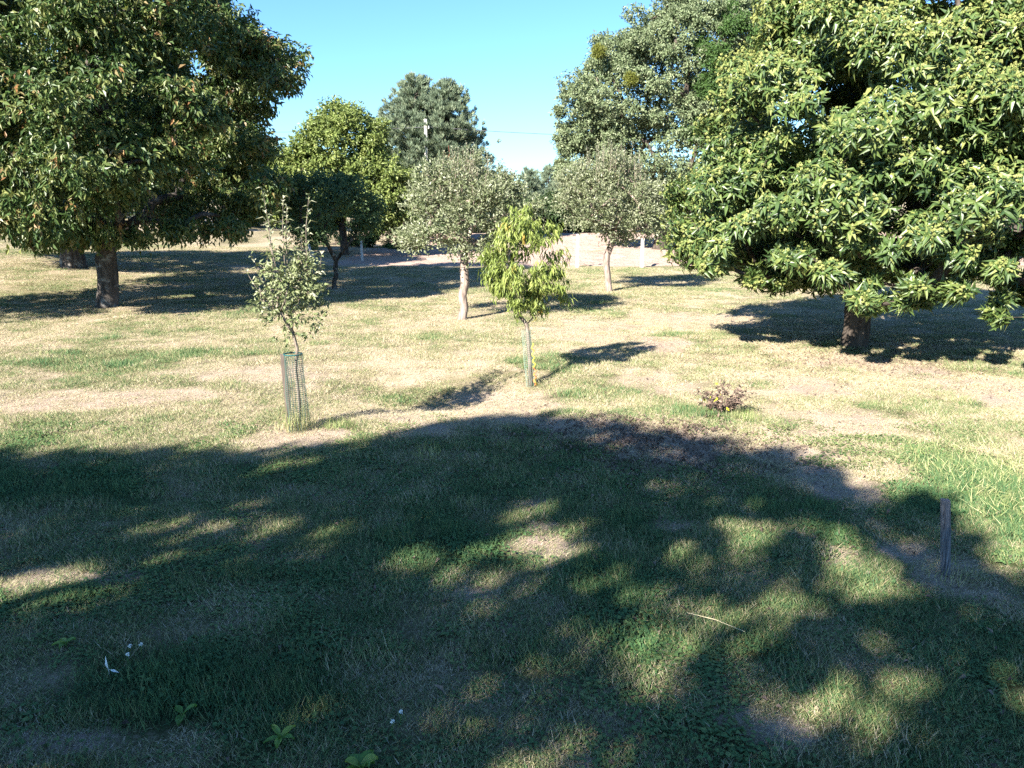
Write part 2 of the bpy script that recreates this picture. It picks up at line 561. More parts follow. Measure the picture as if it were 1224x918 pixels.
def crown_points(rng, E, n, lo=0.6, hi=1.0, boughs=0, bough_r=0.2, zmin=None, even=0):
    """points in the outer part of a union of ellipsoids; with boughs they gather in lumps. Returns points and outward directions"""
    E = np.asarray(E, dtype=np.float64)
    area = (E[:, 3] * E[:, 4] + E[:, 3] * E[:, 5] + E[:, 4] * E[:, 5])

    def shell(m, lo, hi):
        k = rng.choice(len(E), m, p=area / area.sum())
        d = rnd_dir(rng, m)
        lump = 1 + 0.10 * np.sin(d[:, 0] * 5.1 + k * 1.7) * np.sin(d[:, 1] * 4.3 + 1.1 * k) + 0.06 * np.sin(d[:, 2] * 9 + d[:, 0] * 7)
        r = (rng.uniform(lo ** 2, hi ** 2, m)) ** 0.5
        P = E[k, :3] + d * E[k, 3:] * (r * lump)[:, None]
        O = unit(d / E[k, 3:])
        # a point deep in another ellipsoid is not on the outside
        q = np.full(m, 9.0)
        for j in range(len(E)):
            qq = np.sqrt((((P - E[j, :3]) / E[j, 3:]) ** 2).sum(1))
            q = np.where(k == j, q, np.minimum(q, qq))
        ok = q > lo * 0.9
        if zmin is not None:
            ok &= P[:, 2] > zmin
        return P[ok], O[ok], E[k[ok], 3:].mean(1)
    if boughs:
        Pb, Ob, Rb = [], [], []
        want = boughs * (1 + even)
        while sum(map(len, Pb)) < want:
            a, b, c = shell(want * 2, max(lo, 0.72), min(hi, 0.95))
            Pb.append(a); Ob.append(b); Rb.append(c)
        Pb, Ob, Rb = np.concatenate(Pb)[:want], np.concatenate(Ob)[:want], np.concatenate(Rb)[:want]
        if even:                              # spread them evenly over the crown
            pick = [0]
            dd = ((Pb - Pb[0]) ** 2).sum(1)
            for _ in range(boughs - 1):
                j = int(np.argmax(dd))
                pick.append(j)
                dd = np.minimum(dd, ((Pb - Pb[j]) ** 2).sum(1))
            Pb, Ob, Rb = Pb[pick], Ob[pick], Rb[pick]
            jj = rng.permutation(boughs)
            Pb, Ob, Rb = Pb[jj], Ob[jj], Rb[jj]
        size = rng.uniform(0.6, 1.35, boughs)
        k = rng.choice(boughs, n, p=size ** 2 / (size ** 2).sum())
        d = rnd_dir(rng, n)
        d = unit(d + 0.55 * Ob[k])
        rr = rng.uniform(0.15, 1, n) ** 0.5
        off = d * (rr * size[k] * bough_r * Rb[k])[:, None]
        off[:, 2] *= 0.62
        P = Pb[k] + off
        O = unit(Ob[k] + 0.8 * d)
        if zmin is not None:
            P[:, 2] = np.maximum(P[:, 2], zmin + rng.uniform(0, .3, n))
        return P, O, Pb
    P, O = [], []
    while sum(map(len, P)) < n:
        a, b, c = shell(n * 2, lo, hi)
        P.append(a); O.append(b)
    P, O = np.concatenate(P)[:n], np.concatenate(O)[:n]
    return P, O, P[:: max(1, n // 60)]


def branch_tubes(rng, base, trunk, targets, r0, rtip=0.012, sides=8, sag=0.0, flare=1.5, twig_targets=None, wob=0.05):
    """trunk polyline (absolute points) and boughs grown to the targets; one mesh"""
    nodes = [np.array(p, dtype=np.float64) for p in trunk]
    par = [-1] + list(range(len(nodes) - 1))
    nt = len(nodes)
    first = max(1, int(nt * 0.5))
    tg = np.asarray(targets)
    order = np.argsort(np.linalg.norm(tg - nodes[-1], axis=1))
    for i in order:
        t = tg[i]
        arr = np.array(nodes)
        d = np.linalg.norm(arr - t, axis=1)
        d[:first] += 50
        d += 0.9 * np.maximum(0, arr[:, 2] - t[2] + 0.1 * np.linalg.norm(arr[:, :2] - t[:2], axis=1))  # rise outwards
        j = int(np.argmin(d))
        p = nodes[j]
        L = np.linalg.norm(t - p)
        m = max(1, int(L / 0.7))
        prev = j
        for s in range(1, m + 1):
            f = s / m
            q = p + (t - p) * f
            if s < m:
                q = q + rng.normal(size=3) * 0.05 * L * np.array([1, 1, .6])
                q[2] += math.sin(f * math.pi) * (0.10 - sag) * L
            nodes.append(q)
            par.append(prev)
            prev = len(nodes) - 1
    n = len(nodes)
    load = np.ones(n)
    for i in range(n - 1, 0, -1):
        load[par[i]] += load[i] * 0.98
    tot = load[0]
    rad = rtip + (r0 - rtip) * (load / tot) ** 0.55
    child = [[] for _ in range(n)]
    for i in range(1, n):
        child[par[i]].append(i)
    B = Bag()
    stack = [(0, None)]
    while stack:
        i, start = stack.pop()
        path = [i] if start is None else [start, i]
        while child[path[-1]]:
            c = sorted(child[path[-1]], key=lambda z: -load[z])
            for o in c[1:]:
                stack.append((o, path[-1]))
            path.append(c[0])
        if len(path) < 2:
            continue
        P = np.array([nodes[k] for k in path])
        r = np.array([rad[k] for k in path])
        if start is not None:
            r[0] = min(r[0], r[1] * 1.15)
        elif flare > 1:
            r[0] *= flare
            if len(r) > 1:
                r[1] *= 1 + (flare - 1) * 0.25
        big = r[0] > 0.06
        B.add(tube(P, r, sides if big else (5 if r[0] > 0.02 else 3), cap=True, wob=wob if big else 0, rng=rng))
    if twig_targets is not None and len(twig_targets):
        arr = np.array(nodes)
        for t in twig_targets:
            j = int(np.argmin(((arr - t) ** 2).sum(1)))
            p = arr[j]
            if np.linalg.norm(p - t) > 0.75:
                continue
            q = (p + t) / 2 + rng.normal(size=3) * 0.04
            B.add(tube([p, q, t], [min(rad[j], rtip), rtip * .6, rtip * .25], 3, cap=False))
    return B.get()


def leaf_cloud(rng, C, O, per, spread, L, W, droop=0.3, tint_lo=0.1, tint_hi=0.7, kind='rhomb', up=0.6, tip=None, align=0.6, bend=.15):
    """leaves round clump centres C (outward O): every clump is a short twig carrying its leaves"""
    n = len(C)
    k = np.repeat(np.arange(n), per)
    m = len(k)
    ax = unit(O + 0.5 * rnd_dir(rng, n) + np.array([0, 0, 0.15]))
    t = rng.uniform(-0.6, 1, m)
    P = C[k] + ax[k] * (t * spread)[:, None] + rnd_dir(rng, m) * (spread * 0.45 * rng.uniform(0, 1, m))[:, None]
    D = unit(ax[k] * align + rnd_dir(rng, m) + np.array([0, 0, -droop]))
    N = unit(np.array([0, 0, up]) + 0.5 * O[k] + 0.7 * rnd_dir(rng, m))
    ct = rng.uniform(0, 1, n)
    tint = tint_lo + (tint_hi - tint_lo) * np.clip(0.55 * ct[k] + 0.45 * rng.uniform(0, 1, m), 0, 1)
    if tip is not None:                      # a share of the twigs has turned colour
        turned = rng.uniform(0, 1, n) < tip[0]
        tint = np.where(turned[k] & (rng.uniform(0, 1, m) < 0.7), rng.uniform(tip[1], tip[2], m), tint)
    ll = L * rng.uniform(0.7, 1.2, m)
    return leaves(P, D, N, ll, W * ll / L, tint, kind, bend)


def trunk_line(rng, base, top, n=5, wig=0.04):
    base, top = np.array(base, float), np.array(top, float)
    P = [base + (top - base) * f for f in np.linspace(0, 1, n)]
    for k in range(1, n - 1):
        P[k] = P[k] + np.array([rng.normal() * wig, rng.normal() * wig, 0])
    P.insert(0, P[0] - np.array([0, 0, 0.25]))
    return P


def make_tree(name, label, cat, x, y, E, leafm, barkm, r0, fork, seed, clumps=3000, per=8, spread=0.25, L=.15, W=.06, boughs=50, bough_r=.26,
              lo=.6, hi=1.0, group=None, droop=.3, tint=(.1, .7), kind='rhomb', tip=None, up=.6, lean=(0, 0), keep=None, zmin=None, twigs=150, align=.6,
              even=0, flare=1.5):
    rng = np.random.default_rng(seed)
    z0 = gz(x, y)
    t = thing(name, label, cat, (x, y, z0), group)
    Ew = [(x + a, y + b, z0 + c, d, e, f) for a, b, c, d, e, f in E]
    C, O, Pb = crown_points(rng, Ew, clumps, lo, hi, boughs, bough_r, None if zmin is None else z0 + zmin, even)
    if keep is not None:
        k = keep(C)
        C, O = C[k], O[k]
        Pb = Pb[keep(Pb)]
    tr = trunk_line(rng, (x, y, z0), (x + lean[0], y + lean[1], z0 + fork))
    Vt, Tt = branch_tubes(rng, (x, y, z0), tr, Pb[:110], r0, twig_targets=C[rng.choice(len(C), min(twigs, len(C)), replace=False)], flare=flare)
    world_part("trunk", Vt, Tt, barkm, t, smooth=True)
    Vl, Tl, ti = leaf_cloud(rng, C, O, per, spread, L, W, droop, tint[0], tint[1], kind, up, tip, align)
    c = world_part("crown", Vl, Tl, leafm, t, {"tint": ti})
    c['kind'] = 'stuff'
    return t


# ------------------------------------------------------------------ trees of the orchard
# large old tree at the left, leaves hanging, some twigs turned orange
make_tree("chestnut_tree", "large dark spreading tree with rough trunk and rusty leaf tips at the left", "tree",
          -11.86, 22.54, [(-.3, 0, 4.4, 5.0, 4.8, 2.7), (.15, .2, 6.6, 5.0, 4.8, 3.0), (-.3, .2, 10.0, 3.6, 3.4, 2.6), (3.5, -.3, 3.7, 2.1, 2.0, 1.7), (2.5, 0, 5.9, 3.0, 3.4, 2.2), (1.5, .2, 8.6, 2.3, 2.4, 1.9)], M['left'], M['bark'], .29, 1.9, 11,
          clumps=16500, per=13, spread=.34, L=.18, W=.07, hi=1.08, boughs=300, bough_r=.22, lo=.66, droop=.8, tint=(.05, .82), tip=(.07, .78, 1.0), lean=(.2, .1),
          zmin=2.0, twigs=700, kind='rhomb')
make_tree("broadleaf_tree", "large dark tree rising behind the big forked tree, thick shaded trunk on the slope", "tree",
          -17.4, 31.0, [(-.5, 0, 4.6, 5.0, 4.6, 2.8), (-.3, 0, 7.6, 4.6, 4.4, 3.0)], M['left'], M['bark'], .44, 2.6, 12,
          clumps=7000, per=12, spread=.45, L=.25, W=.10, boughs=190, bough_r=.26, droop=.6, tint=(.05, .65), tip=(.04, .78, .95), zmin=2.4)
# small dark plum in the shade
make_tree("plum_tree", "small dark round-crowned fruit tree with thin forked stem, standing in the big tree's shade", "tree",
          -6.36, 27.82, [(0, 0, 2.6, 1.55, 1.5, 1.2), (-.2, 0, 3.2, 1.2, 1.2, .9), (.6, 0, 2.9, .9, .9, .8)], M['plum'], M['bark'], .085, 1.0, 13,
          clumps=1150, per=11, spread=.28, L=.13, W=.06, hi=1.15, boughs=45, bough_r=.42, tint=(.1, 1), lean=(.1, 0), zmin=1.2, flare=1.3)
# two bushy apple trees
make_tree("apple_tree", "bushy grey-green fruit tree with bent pinkish trunk, behind the drooping bright green tree", "tree",
          -1.32, 20.19, [(.15, 0, 2.65, 1.25, 1.2, .9), (-.6, 0, 2.3, .8, .85, .85), (.95, .1, 2.7, .8, .9, .75), (.1, 0, 3.15, 1.05, 1.0, .75)], M['apple'], M['bark_apple'], .115, 1.25, 14,
          clumps=1500, per=12, spread=.3, L=.095, W=.045, hi=1.2, boughs=45, bough_r=.42, droop=-.25, tint=(.05, .95), lean=(.08, 0), zmin=1.45, up=.3, align=1.0, twigs=300, flare=1.25)
make_tree("apple_tree", "loose grey-green fruit tree with low open fork, before the white posts and soil", "tree",
          3.38, 27.0, [(0, 0, 2.9, 1.5, 1.4, 1.0), (-.75, 0, 3.2, 1.1, 1.1, .95), (.6, 0, 2.7, 1.1, 1.1, .9), (.1, 0, 3.7, .9, .9, .75)], M['apple'], M['bark_apple'], .11, 1.25, 15,
          clumps=1500, per=12, spread=.3, L=.105, W=.05, hi=1.2, boughs=55, bough_r=.42, droop=-.2, tint=(.1, .95), lean=(-.1, 0), zmin=1.3, up=.3, align=1.0, twigs=300, flare=1.25)


def water_shoots(t, barkm, leafm, spots, rng, Lf=.08, Wf=.035):
    """upright one-year shoots with their own leaves, one mesh each"""
    for (p, h, dx, dy) in spots:
        p = np.array(p)
        q = p + np.array([dx, dy, h])
        mid = (p + q) / 2 + rng.normal(size=3) * .02
        V, T = tube([p, mid, q], [.006, .005, .002], 4)
        n = max(8, int(h * (20 if Lf < .2 else 26)))
        f = np.linspace(.1, 1, n)
        P = p + (q - p) * f[:, None]
        a = np.arange(n) * 2.4 + rng.uniform(0, 6)
        D = np.stack([np.cos(a), np.sin(a), np.full(n, .55)], 1)
        N = np.stack([-np.cos(a) * .4, -np.sin(a) * .4, np.ones(n)], 1)
        Vl, Tl, ti = leaves(P, D, N, Lf * rng.uniform(.8, 1.2, n) * (1.15 - .5 * f), Wf, rng.uniform(.3, 1, n), 'lens', .35)
        world_part("shoot", np.concatenate([V, Vl]), np.concatenate([T, Tl + len(V)]), [barkm, leafm], t,
                   {"tint": np.concatenate([np.full(len(V), .5), ti])}, mat_index=np.concatenate([np.zeros(len(T)), np.ones(len(Tl))]))


for nm, (cx, cy_, zt, rr) in (("apple_tree", (-1.12, 20.19, 3.35, 1.1)), ("apple_tree.001", (3.38, 27.0, 4.0, 1.2))):
    t = bpy.data.objects[nm]
    rg = np.random.default_rng(5 + len(nm))
    sp = []
    for k in range(90):
        a, r = rg.uniform(0, 6.28), rr * math.sqrt(rg.uniform(0, 1))
        sp.append(((cx + r * math.cos(a), cy_ + r * math.sin(a), t.location.z + zt + .1 - .6 * (r / rr) ** 2), rg.uniform(.45, 1.05), rg.normal() * .06, rg.normal() * .06))
    water_shoots(t, M['bark_apple'], M['apple'], sp, rg, .13, .06)


# ------------------------------------------------------------------ young tree in a net guard beside a board
def lattice(cx, cy_, z0, h, r0, r1, strands, rings, wire_r, rng, lean=(0, 0)):
    B = Bag()

    def pt(a, f):
        r = r0 + (r1 - r0) * f
        w = 1 + .06 * math.sin(3 * a + 7 * f) + .04 * math.sin(2 * a - 11 * f)
        return np.array([cx + lean[0] * f + r * w * math.cos(a), cy_ + lean[1] * f + r * w * math.sin(a), z0 + h * f])
    for k in range(strands):
        a = k * 2 * math.pi / strands
        B.add(tube([pt(a, f) for f in np.linspace(0, 1, 12)], [wire_r] * 12, 3, cap=False))
    for j in range(rings):
        f = j / (rings - 1)
        B.add(tube([pt(a, f) for a in np.linspace(0, 2 * math.pi, 17)], [wire_r] * 17, 3, cap=False))
    return B.get()


sx, sy = -2.89, 10.07
sz = gz(sx, sy)
rg = np.random.default_rng(21)
t = thing("young_tree", "young staked fruit tree with tall bare upright shoots above a net guard", "tree", (sx, sy, sz))
stem = [(sx, sy, sz - .1), (sx + .03, sy, sz + .4), (sx + .01, sy, sz + .85), (sx + .05, sy, sz + 1.12), (sx + .0, sy, sz + 1.35), (sx + .03, sy, sz + 1.62)]
E = [(sx + .02, sy, sz + 1.75, .36, .36, .45), (sx - .22, sy, sz + 1.85, .30, .28, .3), (sx + .22, sy, sz + 1.95, .24, .24, .32), (sx, sy, sz + 2.1, .33, .3, .3)]
C, O, Pb = crown_points(rg, E, 360, .2, 1.15, 0)
Vt, Tt = branch_tubes(rg, stem[0], stem, Pb[:45], .022, rtip=.004, sides=7, twig_targets=C[:160], flare=1.2)
world_part("trunk", Vt, Tt, M['bark_pale'], t, smooth=True)
Vl, Tl, ti = leaf_cloud(rg, C, O, 6, .07, .075, .034, .05, .05, .75, 'lens', .5, (.12, .8, 1.0), .9)
world_part("crown", Vl, Tl, M['sapling'], t, {"tint": ti})['kind'] = 'stuff'
water_shoots(t, M['bark_pale'], M['sapling'], [((sx - .20, sy, sz + 2.15), 1.0, -.06, 0), ((sx - .01, sy, sz + 2.2), .75, .03, .05), ((sx - .07, sy + .1, sz + 2.2), .85, .02, .05),
             ((sx + .24, sy, sz + 2.2), .88, .08, 0), ((sx + .10, sy + .1, sz + 2.1), .55, .06, .1), ((sx - .33, sy, sz + 1.95), .4, -.14, 0), ((sx - .3, sy + .1, sz + 1.7), .42, -.28, 0),
             ((sx - .13, sy - .1, sz + 2.2), .6, -.03, -.05), ((sx + .3, sy, sz + 2.0), .35, .14, 0)], rg, .135, .062)

t = thing("tree_guard", "tall green net tube round the young staked tree, teal rim on top", "tree guard", (sx + .02, sy - .01, sz))
V, T = lattice(sx + .02, sy - .01, sz - .02, 1.06, .145, .115, 22, 40, .0026, rg, (-.03, 0))
world_part("net", V, T, M['net'], t)
ring = [(sx - .01 + .118 * math.cos(a), sy - .01 + .118 * math.sin(a), sz + 1.05) for a in np.linspace(0, 2 * math.pi, 19)]
V, T = tube(ring, [.008] * 19, 6, cap=False)
world_part("rim", V, T, M['rim'], t)


def tuft(name, label, cat, x, y, n, h, rad, m, seed, tint=(.2, 1), group=None, w=.006):
    """a loose tuft of tall grass blades, one mesh"""
    rng = np.random.default_rng(seed)
    a = rng.uniform(0, 6.28, n)
    r = rad * np.sqrt(rng.uniform(0, 1, n))
    P = np.stack([x + r * np.cos(a), y + r * np.sin(a), np.zeros(n)], 1)
    P[:, 2] = ground_z(P[:, 0], P[:, 1])
    D = np.stack([np.cos(a) * .35 + rng.normal(size=n) * .22, np.sin(a) * .35 + rng.normal(size=n) * .22, np.ones(n)], 1)
    N = unit(np.stack([np.cos(a), np.sin(a), np.full(n, .2)], 1) + .3 * rnd_dir(rng, n))
    V, T, ti = leaves(P, D, N, h * rng.uniform(.5, 1.15, n), w, rng.uniform(*tint, n), 'lens', .28, .1)
    me = np_mesh(name, V - np.array([x, y, gz(x, y)]), T, m, {"tint": ti})
    o = obj(name, me, None, (x, y, gz(x, y)))
    return tag(o, label, cat, group)


M['tuft'] = leaf_mat("tall_grass", [(0, (.08, .15, .03)), (.5, (.22, .26, .08)), (1, (.50, .43, .25))], .55, .3, .3)
M['tuft_green'] = leaf_mat("fresh_grass", [(0, (.08, .15, .035)), (.5, (.25, .29, .11)), (1, (.52, .48, .27))], .55, .3, .3)
tuft("grass_tuft", "tall straw-pale grass growing up inside the net tube", "grass tuft", sx + .02, sy - .01, 130, .42, .13, M['tuft'], 31, (.2, 1))
tuft("grass_tuft", "dry grass fringe at the foot of the grey-brown board by the net tube", "grass tuft", sx - .08, sy - .1, 90, .2, .2, M['tuft'], 32, (.55, 1))


def board(name, label, x, y, w, d, h, m, seed, rz=0.0, lean=(0, 0), cat="stake", taper=1.0, notch=0.0):
    """a rough sawn stake: bevelled section, wavering edges, uneven top"""
    rng = np.random.default_rng(seed)
    z0 = gz(x, y)
    prof = np.array([(-.5, -.42), (-.42, -.5), (.1, -.5), (.42, -.5), (.5, -.42), (.5, .42), (.42, .5), (-.42, .5), (-.5, .42)]) * np.array([w, d])
    n = len(prof)
    lv = np.concatenate([[-.15], np.linspace(0, h, 9)])
    V = []
    for k, z in enumerate(lv):
        f = max(0, z / h)
        s = 1 - (1 - taper) * f
        q = prof * s + rng.normal(size=(n, 2)) * w * .025
        zz = np.full(n, z)
        if k == len(lv) - 1:
            zz = zz + rng.uniform(-.5, .5, n) * w * .25 + np.where(np.abs(prof[:, 0]) < w * .3, -notch, 0)
        V.append(np.stack([q[:, 0] + lean[0] * f, q[:, 1] + lean[1] * f, zz], 1))
    V = np.concatenate(V)
    T = []
    a = np.arange(n)
    b = (a + 1) % n
    for k in range(len(lv) - 1):
        T += [np.stack([a + k * n, b + k * n, b + k * n + n], 1), np.stack([a + k * n, b + k * n + n, a + k * n + n], 1)]
    top = (len(lv) - 1) * n
    V = np.concatenate([V, [V[top:top + n].mean(0)]])
    T.append(np.stack([a + top, b + top, np.full(n, len(V) - 1)], 1))
    o = obj(name, np_mesh(name, V, np.concatenate(T), m), None, (x, y, z0))
    o.rotation_euler = (0, 0, rz)
    return tag(o, label, cat)


board("stake", "grey-brown board stake standing against the left side of the net tube", sx - .125, sy + .03, .07, .035, 1.04, M['wood_brown'], 41, .3, (-.03, .02), notch=.01)
board("stake", "short weathered grey wooden post standing alone in the near grass", 3.57, 5.85, .062, .05, .66, M['wood_grey'], 42, .15, (-.075, .02), notch=.012)

# ------------------------------------------------------------------ peach tree with guard
px, py = .33, 13.1
pz = gz(px, py)
rg = np.random.default_rng(22)
t = thing("peach_tree", "slender tree with drooping bright yellow-green leaves and kinked pale stem", "tree", (px, py, pz))
stem = [(px, py, pz - .1), (px - .02, py, pz + .45), (px - .06, py, pz + .95), (px - .08, py, pz + 1.08), (px - .19, py, pz + 1.22), (px - .22, py, pz + 1.4), (px - .20, py, pz + 1.62)]
E = [(px - .18, py, pz + 1.85, .46, .45, .55), (px - .08, py, pz + 2.3, .46, .42, .5), (px + .18, py, pz + 1.75, .30, .3, .42), (px - .10, py, pz + 2.68, .30, .28, .32), (px - .42, py, pz + 2.15, .30, .3, .38), (px - .40, py, pz + 1.6, .2, .22, .26)]
C, O, Pb = crown_points(rg, E, 520, .3, 1.2, 60, .5, pz + 1.25)
Vt, Tt = branch_tubes(rg, stem[0], stem, Pb[:45], .035, rtip=.006, sides=8, twig_targets=C[:200], flare=1.2)
world_part("trunk", Vt, Tt, M['bark_pale'], t, smooth=True)
Vl, Tl, ti = leaf_cloud(rg, C, O, 9, .12, .15, .030, 1.9, .1, .95, 'lens', .15, (.015, .95, 1.0), .55, .25)
world_part("crown", Vl, Tl, M['peach'], t, {"tint": ti})['kind'] = 'stuff'
t = thing("tree_guard", "narrow pale net sleeve on the kinked stem of the bright green drooping tree", "tree guard", (px - .01, py, pz))
V, T = lattice(px - .0, py, pz - .02, 1.0, .085, .075, 14, 30, .0017, rg, (-.09, 0))
world_part("net", V, T, M['net_pale'], t)
h = np.linspace(0, 1, 30)
V, T = tube([(px + .085 - .07 * f + .02 * math.sin(f * 40), py - .07 + .02 * math.cos(f * 31), pz + .02 + .74 * f) for f in h], [.009] * 30, 5)
world_part("cord", V, T, M['cord_yellow'], t)
V, T = tube([(px + .06 + .022 * math.sin(f * 19), py - .085 + .01 * math.cos(f * 23), pz + .03 + .34 * f) for f in h[::2]], [.010] * 15, 5)
o = world_part("cord", V, T, M['cord_red'], t)
o['label'] = "orange-red cord"

# ------------------------------------------------------------------ sweet chestnut at the right, with burrs
cx, cy_ = 7.24, 16.16
cz = gz(cx, cy_)
rg = np.random.default_rng(23)
t = thing("sweet_chestnut", "huge bright chestnut tree with long glossy leaves and yellow-green burrs, crown hanging low", "tree", (cx, cy_, cz))
E = [(cx - .1, cy_, cz + 3.0, 4.0, 3.8, 1.7), (cx + .1, cy_, cz + 4.6, 3.45, 3.4, 2.2), (cx + .2, cy_, cz + 6.6, 2.6, 2.6, 2.3), (cx + 1.7, cy_ - 2.0, cz + 2.25, 1.6, 1.5, 1.05), (cx + 1.2, cy_ - 2.8, cz + 1.6, 1.5, .9, .75), (cx + 2.9, cy_ - 1.6, cz + 1.9, 1.4, 1.2, .8), (cx + .1, cy_ - 2.7, cz + 1.75, .8, .6, .55), (cx + 1.0, cy_ - 2.0, cz + 2.0, 2.4, 1.1, .8), (cx + 2.6, cy_ - 2.4, cz + 1.5, 1.0, .9, .6), (cx - .9, cy_ - 2.6, cz + 1.75, 1.0, .8, .7), (cx - .2, cy_ - 1.6, cz + 2.0, 1.6, 1.0, .7),
     (cx - 2.5, cy_ - .8, cz + 2.3, 1.4, 1.5, 1.0), (cx - .5, cy_ - 2.5, cz + 2.1, 1.25, 1.1, 1.0)]
C, O, Pb = crown_points(rg, E, 21000, .66, 1.06, 330, .225, cz + .92, 1)
q = inside(C, E)
trl = trunk_line(rg, (cx, cy_, cz), (cx + .05, cy_, cz + 1.9), 6, .03)
Vt, Tt = branch_tubes(rg, trl[0], trl, Pb[:170], .27, rtip=.012, twig_targets=C[::14], flare=1.45)
world_part("trunk", Vt, Tt, M['bark_brown'], t, smooth=True)
# rosettes: every twig end carries a star of long leaves that arch down
n = len(C)
per = 8
ax = unit(O * .8 + .35 * rnd_dir(rg, n) + np.array([0, 0, .35]))
a1 = unit(np.cross(ax, np.array([.31, .22, .9])))
a2 = np.cross(ax, a1)
k = np.repeat(np.arange(n), per)
m = n * per
ang = np.tile(np.arange(per) * 2.4, n) + np.repeat(rg.uniform(0, 6.28, n), per)
rad_ = np.cos(ang)[:, None] * a1[k] + np.sin(ang)[:, None] * a2[k]
Pl = C[k] - ax[k] * (rg.uniform(0, .22, m))[:, None]
Dl = unit(rad_ + ax[k] * rg.uniform(-.1, .9, m)[:, None] + np.array([0, 0, -.35]) + .35 * rnd_dir(rg, m))
Nl = unit(ax[k] + .35 * rnd_dir(rg, m))
Ll = .215 * rg.uniform(.5, 1.2, m)
Wl = Ll * rg.uniform(.23, .32, m)
ctint = rg.uniform(0, 1, n)
Tn = np.clip(.10 + .6 * ctint[k] + .3 * rg.uniform(-1, 1, m) + .06 * np.clip(C[k][:, 2] - cz - 4, 0, 3), 0, 1)
# the leaves that show largest are single parts: the outermost rosette of each small patch of the side turned to the lawn
view = C - np.array([0, 0, CAM_H])
dist = np.linalg.norm(view, axis=1)
cell = (np.floor(view[:, 0] / view[:, 1] * 34) * 1000 + np.floor(view[:, 2] / view[:, 1] * 34)).astype(int)
order = np.argsort(dist)
_, first = np.unique(cell[order], return_index=True)
front = order[first]
front = front[np.argsort(dist[front])][:240]
single = np.zeros(m, bool)
cand = np.flatnonzero(np.isin(k, front))
score = Ll[cand] * (0.4 + np.abs((Nl[cand] * unit(-view)[k[cand]]).sum(1)))
single[cand[np.argsort(-score)][:300]] = True
Vl, Tl, ti = leaves(Pl[~single], Dl[~single], Nl[~single], Ll[~single], Wl[~single], Tn[~single], 'lens', .28, .2)
world_part("crown", Vl, Tl, M['chestnut'], t, {"tint": ti})['kind'] = 'stuff'
lmesh = []
for j in range(6):
    s_ = np.linspace(0, 1, 6)
    wd = np.array([0.02, .40, .5, .44, .25, 0.0])
    zc = -.22 * s_ ** 2
    V = np.concatenate([np.stack([wd, s_, zc + .05], 1), np.stack([0 * s_, s_, zc], 1), np.stack([-wd, s_, zc + .05], 1)])
    T = []
    for c_ in range(5):
        for o_ in (0, 6):
            T += [(c_ + o_, c_ + 6 + o_, c_ + 7 + o_), (c_ + o_, c_ + 7 + o_, c_ + 1 + o_)]
    lmesh.append(np_mesh("leaf", V, np.array(T), M['chestnut'], {"tint": np.full(len(V), .2 + .13 * j)}))
for i in np.flatnonzero(single):
    D_ = Dl[i]
    S_ = unit(np.cross(D_, Nl[i]))
    U_ = np.cross(S_, D_)
    o = bpy.data.objects.new("leaf", lmesh[min(5, max(0, int((Tn[i] - .13) / .13)))])
    link(o, t)
    mtx = Matrix.Identity(4)
    for r_ in range(3):
        mtx[r_][0], mtx[r_][1], mtx[r_][2], mtx[r_][3] = S_[r_] * Wl[i], D_[r_] * Ll[i], U_[r_] * Ll[i], Pl[i][r_] - t.location[r_]
    o.matrix_basis = mtx
# burrs: small spiky balls at the twig ends
outer = np.flatnonzero((q > .86) & (rg.uniform(0, 1, n) < .45 + .3 * (C[:, 2] > cz + 4.5)) & (C[:, 2] > cz + 1.3))
bk = np.repeat(outer, 3)
bc = C[bk] + ax[bk] * .05 + rnd_dir(rg, len(bk)) * .05
sp_ = 14
sd = rnd_dir(rg, len(bk) * sp_)
kk = np.repeat(np.arange(len(bk)), sp_)
sz_ = (.023 * rg.uniform(.7, 1.25, len(bk)))[kk]
tn_ = unit(np.cross(sd, rnd_dir(rg, len(sd))))
tb_ = np.cross(sd, tn_)
cen = bc[kk]
V = np.stack([cen + sd * sz_[:, None] * 1.25, cen + (sd * .35 + tn_ * .75) * sz_[:, None], cen + (sd * .35 - tn_ * .4 + tb_ * .65) * sz_[:, None], cen + (sd * .35 - tn_ * .4 - tb_ * .65) * sz_[:, None]], 1)
tt = np.array([[0, 1, 2], [0, 2, 3], [0, 3, 1]])
T = (np.arange(len(sd)) * 4)[:, None, None] + tt[None]
bt = rg.uniform(0, 1, len(bk))
o = world_part("burrs", V.reshape(-1, 3), T.reshape(-1, 3), M['burr'], t, {"tint": np.repeat(bt[kk], 4)})
o['kind'] = 'stuff'

